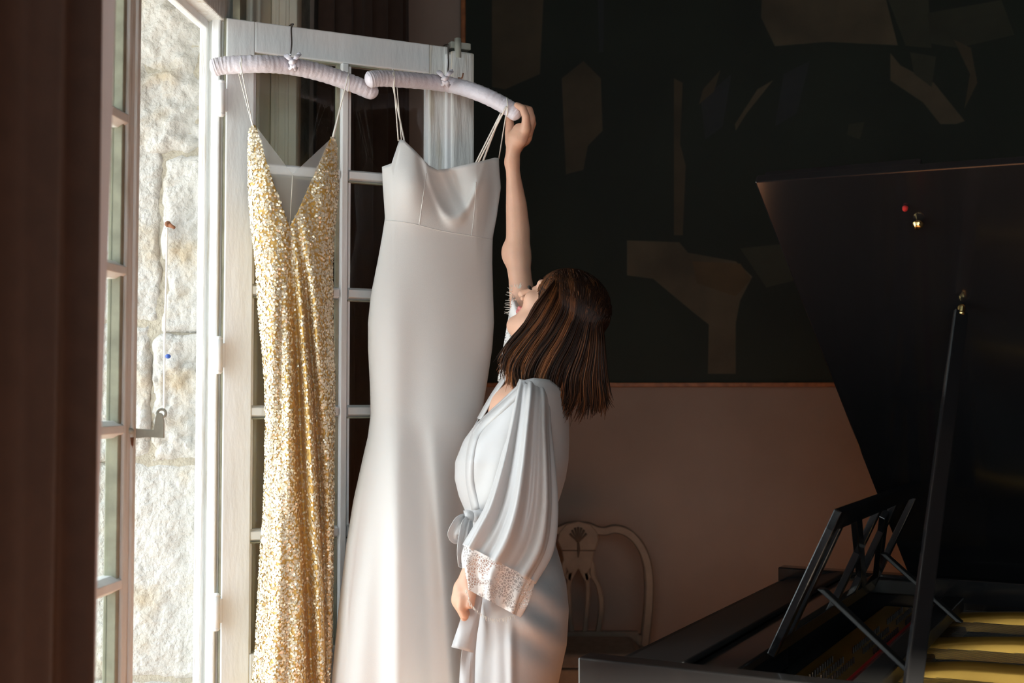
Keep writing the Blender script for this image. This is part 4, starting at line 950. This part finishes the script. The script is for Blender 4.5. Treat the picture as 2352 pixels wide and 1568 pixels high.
# eyelids' lashes and brows
for sg in (-1, 1):
    mb = MB()
    for k in range(26):
        q = -1 + 2 * k / 25; b0 = hd_(.0855 - .006 * q * q, -.004 + .006 * (1 - q * q), sg * .031 + .0155 * q)
        tip = b0 + HS * (hf * .011 + hu * (-.002 + .003 * (k % 3) / 2) + hs * (sg * .002 + .004 * q))
        V, F = tube_vf(catmull([b0 - .004 * hf, (b0 + tip) / 2 - .002 * hu, tip], 5), [.0011, .001, .0009, .0006, .0003], 4); mb.add(V, F)
    tag(mb.build('eyelashes', M['lash'], person), kind='stuff')
    tube('eyebrow', [hd_(.092, .027, sg * .014), hd_(.088, .034, sg * .031), hd_(.072, .031, sg * .050)], [.003, .0035, .0015], M['hairbase'], person, n=12, sides=6, flat=.5)

# ------------------------------------------------------------------ hair
hfld = Field(at(1130, 980, YW) * [1, 0, 1] + [-.02, 2.74, 0], at(1440, 600, YW) * [1, 0, 1] + [.02, 3.06, 0.02], 0.005)
CAPC, CAPR = hd_(-.017, .031, 0), np.array((.103, .090, .081)) * S_
hfld.ell(CAPC, CAPR, RH, .02)
hfld.chain([at(1325, 745, 2.90), at(1348, 830, 2.90), at(1362, 895, 2.90)], [.055, .045, .03], .012)
hfld.chain([at(1280, 765, 2.89), at(1282, 830, 2.885), at(1290, 880, 2.885)], [.05, .045, .03], .012)
hfld.chain([at(1245, 770, 2.86), at(1235, 820, 2.86), at(1240, 850, 2.86)], [.026, .026, .015], .012)
hfld.ell(hd_(.100, -.022, 0), np.array((.078, .106, .120)) * S_, RH, .008, True)
HV, HQ = surface_nets(hfld.F, hfld.o, hfld.h)
hair = mk('hair', HV, HQ.tolist(), M['hairbase'], person, smooth=True)
GU = np.array([[(1284, 634), (1264, 658), (1234, 698), (1211, 744), (1174, 790), (1150, 828)],
               [(1286, 635), (1270, 670), (1240, 728), (1204, 776), (1170, 822), (1166, 868)],
               [(1291, 638), (1284, 692), (1252, 754), (1216, 804), (1196, 852), (1208, 900)],
               [(1312, 650), (1318, 716), (1292, 778), (1258, 834), (1242, 884), (1262, 924)],
               [(1336, 666), (1350, 738), (1340, 804), (1320, 866), (1318, 918), (1302, 952)],
               [(1360, 692), (1382, 760), (1388, 820), (1394, 870), (1402, 908), (1410, 932)]], float)
ng = GU.shape[0]; nst = 2600; npt = 16
GC = np.stack([catmull(np.c_[GU[i], np.zeros(len(GU[i]))], npt)[:, :2] for i in range(ng)])
tt = np.linspace(0, 1, npt)
hv, hf_, htone = [], [], []
clump = rng.random(90)
for k in range(nst):
    g = rng.random(); lay = rng.random() * .10 if k % 10 < 6 else rng.random()         # 0: on the camera's side, 1: far side
    if g < .13 and rng.random() < .55: g = .13 + .4 * rng.random()
    x = g * (ng - 1); i = min(int(x), ng - 2); w = x - i
    c = GC[i] * (1 - w) + GC[i + 1] * w
    cid = int(g * 60); ct = clump[cid]
    amp = tt ** 1.3
    c = c + np.outer(amp, [(ct - .5) * 16 + rng.normal(0, 4), (ct - .5) * 26 + rng.normal(0, 9)]) + np.outer(np.sin(tt * (3 + 3 * ct) + ct * 6) * amp, [5, 0]) + rng.normal(0, 1.5, 2) + np.outer(np.clip(tt - .7, 0, 1) ** 1.5 * rng.normal(0, 26), [1, 0])
    near = np.interp(tt, [0, .12, .3, .55, 1], [-.014, -.062, -.092, -.096, -.084]) * (1.0 - .18 * abs(g - .55))
    far = -near * .9
    dpt = near * (1 - lay) + far * lay - (0.004 + .004 * rng.random()) * (1 - 2 * lay) * np.minimum(1, tt * 5)
    Pa = at(c[:, 0], c[:, 1], YW + dpt); q_ = (Pa - CAPC) @ RH; k0_ = np.linalg.norm(q_ / (CAPR * 1.05), axis=1)
    inface = np.linalg.norm(((Pa - hd_(.100, -.022, 0)) @ RH) / (np.array((.078, .106, .120)) * S_), axis=1) < 1.0
    Pa = np.where(((k0_ < 1) & ~inface & (g > .12))[:, None], CAPC + (q_ / np.maximum(k0_, .25)[:, None]) @ RH.T, Pa)
    L_ = npt if rng.random() < .6 else rng.integers(11, npt)
    P = Pa[:L_]
    rr = (0.0011 + .0008 * rng.random()) * np.interp(np.linspace(0, 1, L_), [0, .1, .7, 1], [.7, 1, .9, .25])
    V, F = tube_vf(P, rr, 4, False); n0 = len(hv) and hv_n
    hv.append(V); hf_ += [tuple(q + n0 for q in f) for f in F]; hv_n = n0 + len(V)
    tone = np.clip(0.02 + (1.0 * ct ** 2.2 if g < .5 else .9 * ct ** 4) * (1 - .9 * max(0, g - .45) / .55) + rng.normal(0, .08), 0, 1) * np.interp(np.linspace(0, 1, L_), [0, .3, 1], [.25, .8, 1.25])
    htone.append(np.repeat(np.clip(tone, 0, 1), 4))
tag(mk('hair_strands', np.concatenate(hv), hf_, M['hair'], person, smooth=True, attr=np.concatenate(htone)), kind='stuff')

# ------------------------------------------------------------------ satin robe
R_ROWS = [(850, 1165, 1290), (872, 1158, 1296), (900, 1136, 1300), (930, 1117, 1304), (972, 1094, 1306), (1010, 1066, 1307), (1060, 1046, 1305), (1100, 1045, 1298), (1140, 1055, 1286), (1180, 1072, 1272), (1230, 1070, 1270),
          (1300, 1068, 1290), (1340, 1070, 1300), (1400, 1074, 1306), (1480, 1074, 1301), (1568, 1068, 1282), (1800, 1072, 1262), (2150, 1066, 1280)]
def r_bump(x, y):
    b = 0.006 * np.sin((x - y * .10) / 13.0) * np.clip((y - 1180) / 300, 0, 1) * G(x, 1110, 45)
    b = b + 0.010 * np.sin((y + (x - 1180) * -.55 - 1300) / 14.5) * G(x, 1235, 55) * G(y, 1410, 95)
    b = b + 0.004 * np.sin((x + y * .3) / 11.0) * G(y, 1110, 90) + 0.007 * np.sin((x - 1080 + (y - 1180) * .3) / 8.0) * G(y, 1185, 30)
    b = b + .012 * G(x, 1172 + (y - 1400) * .02, 10) * np.clip((y - 1400) / 80, 0, 1)
    return b
rg = Garment(R_ROWS, [(1060, 985), (1094, 972), (1150, 921), (1200, 874), (1226, 868), (1262, 872), (1300, 902), (1310, 930)],
             [(1060, 985), (1094, 972), (1108, 948), (1128, 912), (1164, 858), (1215, 862), (1262, 872), (1300, 902), (1310, 930)], 2120, lambda x, y: YW + 0 * x + 0 * y,
             lambda y: np.interp(y, [850, 872, 900, 960, 1060, 1180, 1300, 1400, 1568, 2150], [.09, .13, .158, .168, .160, .132, .155, .172, .170, .19]), r_bump, nu=130, nv=190, pw=.5)
robe = rg.mesh('robe', M['satin'], person)
xy = catmull(np.array([(1206, 876, 0), (1150, 926, 0), (1094, 978, 0), (1074, 1030, 0), (1070, 1100, 0), (1084, 1172, 0)]), 40)
V = []
for i in range(40):
    t = xy[min(i + 1, 39)] - xy[max(i - 1, 0)]; t /= np.linalg.norm(t); nn = np.array([-t[1], t[0]])
    if nn[0] < 0: nn = -nn
    for w in (0, 9, 18):
        x_, y_ = xy[i][0] + nn[0] * w, xy[i][1] + nn[1] * w
        V.append(rg.on(x_, y_, .004 if w == 9 else .0015))
mk('collar_band', V, [(3 * i + j, 3 * i + j + 1, 3 * i + j + 4, 3 * i + j + 3) for i in range(39) for j in range(2)], M['satin'], robe, smooth=True, solid=.0015)
xy = catmull(np.array([(1166, 858, 0), (1148, 882, 0), (1126, 916, 0), (1100, 962, 0)]), 24); V = []
for i in range(24):
    for dx_, yy_ in ((-4, 2.905), (2, 2.878), (6, 2.872)): V.append(at(xy[i][0] + dx_, xy[i][1] + dx_ * .35, yy_))
mk('collar_band', V, [(3 * i + j, 3 * i + j + 1, 3 * i + j + 4, 3 * i + j + 3) for i in range(23) for j in range(2)], M['satin'], robe, smooth=True, solid=.0015)
def sleeve(name, rings, mat_, parent, amp, nf, ph=0.0, nring=60, sides=96, thick=.0014, power=1.0):
    """rings: (px, py, Y, half-width vector in px, half depth in m)"""
    C = catmull(np.array([[r[0], r[1], r[2] * 1000] for r in rings]), nring); C[:, 2] /= 1000
    Hw = catmull(np.array([[r[3][0], r[3][1], r[4] * 1000] for r in rings]), nring); Hw[:, 2] /= 1000
    th = np.linspace(0, 2 * math.pi, sides, endpoint=False); V = []
    for i in range(nring):
        q = i / (nring - 1); a = amp * min(1, .25 + q * 1.3)
        rip = 1 + a * np.sin(nf * th + ph + .6 * math.sin(3 * q)) + .45 * a * np.sin((nf * 2 + 1) * th + ph * 2 + q)
        cx = np.cos(th); sy = np.sin(th)
        V.append(at(C[i, 0] + Hw[i, 0] * cx * (1 + .3 * (rip - 1)), C[i, 1] + Hw[i, 1] * cx * (1 + .3 * (rip - 1)), C[i, 2] + Hw[i, 2] * sy * rip))
    V = np.concatenate(V); F = [(i * sides + j, i * sides + (j + 1) % sides, (i + 1) * sides + (j + 1) % sides, (i + 1) * sides + j) for i in range(nring - 1) for j in range(sides)]
    return mk(name, V, F, mat_, parent, smooth=True, solid=thick)
SL = [(1222, 876, 2.82, (30, 6), .05), (1222, 905, 2.782, (38, 4), .062), (1216, 980, 2.745, (47, 2), .066), (1208, 1080, 2.715, (63, 2), .064), (1196, 1170, 2.705, (78, 8), .064), (1176, 1240, 2.70, (87, 24), .06), (1146, 1296, 2.70, (78, 42), .054)]
sleeve('sleeve', SL, M['satin'], robe, .26, 7, .4)
LC = [(1148, 1292, 2.698, (80, 42), .054), (1138, 1322, 2.70, (76, 44), .054), (1134, 1352, 2.702, (68, 40), .053), (1132, 1384, 2.704, (60, 32), .052)]
lc = sleeve('lace_cuff', LC, M['lace'], robe, .26, 7, .4, nring=24, thick=0)
def fringe(pts, dirs, n, ln, parent):
    mb = MB(); P = catmull(pts, n); D = catmull(dirs, n)
    for i in range(n):
        l = ln * (0.5 + rng.random() * .8); e = P[i] + D[i] / np.linalg.norm(D[i]) * l + rng.normal(0, .0015, 3)
        V, F = tube_vf(np.array([P[i], (P[i] + e) / 2 + rng.normal(0, .001, 3), e]), [.0007, .0006, .0003], 4); mb.add(V, F)
    return tag(mb.build('lace_fringe', M['strap'], parent), kind='stuff')
fringe([at(1072, 1352, 2.66), at(1085, 1390, 2.65), at(1130, 1420, 2.648), at(1180, 1412, 2.655)], [np.array([-.3, 0, -1]), np.array([-.1, 0, -1.]), np.array([0, 0, -1.]), np.array([.2, 0, -1])], 50, .008, robe)
# raised sleeve: gathers at the shoulder, its lace hem fallen back along the arm
SR = [(1238, 890, 3.02, (4, 42), .07), (1222, 860, 3.035, (0, 66), .072), (1200, 815, 3.06, (-8, 84), .066), (1186, 790, 3.07, (-12, 92), .062)]
sleeve('sleeve', SR, M['satin'], robe, .10, 5, 1.0, nring=40)
SR2 = [(1187, 791, 3.07, (-12, 92), .063), (1173, 777, 3.075, (-15, 98), .060), (1161, 767, 3.08, (-18, 104), .056)]
sleeve('lace_cuff', SR2, M['lace'], robe, .12, 5, 1.0, nring=16, thick=0)
fringe([at(1198, 664, 3.05), at(1190, 662, 3.05), at(1180, 664, 3.06), at(1173, 690, 3.06), at(1169, 722, 3.06)], [np.array([.2, 0, 1.0]), np.array([.1, 0, 1.0]), np.array([-.8, 0, .6]), np.array([-1, 0, .1]), np.array([-1., 0, -.1])], 34, .012, robe)
# belt, bow and hanging ends
belt = []
for y_ in (1172, 1196):
    th = np.linspace(0, 2 * math.pi, 72, endpoint=False); l, r = float(rg.xl(y_)) - 3, float(rg.xr(y_)) + 3; hdm = float(rg.hd(np.array(y_))) + .006
    belt.append(at((l + r) / 2 + (r - l) / 2 * np.cos(th), y_ + 3 * np.sin(th * 3), YW - hdm * np.sin(th)))
belt = np.concatenate(belt)
bl_ = mk('belt', belt, [(j, (j + 1) % 72, 72 + (j + 1) % 72, 72 + j) for j in range(72)], M['satin'], robe, smooth=True, solid=.003)
def ribbon_strip(name, pts, w, parent):
    """pts: (px, py, Y), w: half widths in px along x"""
    P = catmull(np.array([[p[0], p[1], p[2] * 1000] for p in pts]), 26); ww = np.interp(np.linspace(0, 1, 26), np.linspace(0, 1, len(w)), w); V = []
    for i in range(26):
        t = P[min(i + 1, 25)] - P[max(i - 1, 0)]; t = t[:2] / (np.linalg.norm(t[:2]) + 1e-9)
        for q in (-1, -.33, .33, 1):
            V.append(at(P[i, 0] + t[1] * ww[i] * q, P[i, 1] - t[0] * ww[i] * q, P[i, 2] / 1000 + .006 * math.sin(q * 3 + i * .2)))
    return mk(name, V, [(4 * i + j, 4 * i + j + 1, 4 * i + j + 5, 4 * i + j + 4) for i in range(25) for j in range(3)], M['satin'], parent, smooth=True, solid=.0014)
ribbon_strip('bow_loop', [(1074, 1182, 2.80), (1056, 1196, 2.78), (1042, 1226, 2.78), (1052, 1238, 2.79), (1066, 1200, 2.80)], [6, 12, 14, 10, 6], robe)
ribbon_strip('bow_loop', [(1078, 1182, 2.79), (1068, 1205, 2.765), (1060, 1262, 2.76), (1064, 1300, 2.77), (1074, 1250, 2.78), (1078, 1192, 2.79)], [5, 9, 10, 9, 8, 5], robe)
ribbon_strip('belt_end', [(1080, 1190, 2.785), (1078, 1260, 2.77), (1086, 1330, 2.775), (1090, 1370, 2.78)], [5, 10, 12, 12], robe)
ribbon_strip('belt_end', [(1100, 1300, 2.765), (1092, 1370, 2.755), (1078, 1430, 2.75), (1062, 1492, 2.75)], [8, 16, 22, 26], robe)
ribbon_strip('belt_end', [(1096, 1380, 2.77), (1082, 1450, 2.765), (1074, 1530, 2.76), (1072, 1600, 2.76)], [8, 14, 17, 18], robe)
tube('bow_knot', [at(1070, 1176, 2.80), at(1078, 1183, 2.785), at(1082, 1194, 2.795)], [.006, .012, .007], M['satin'], robe, n=10, sides=10)
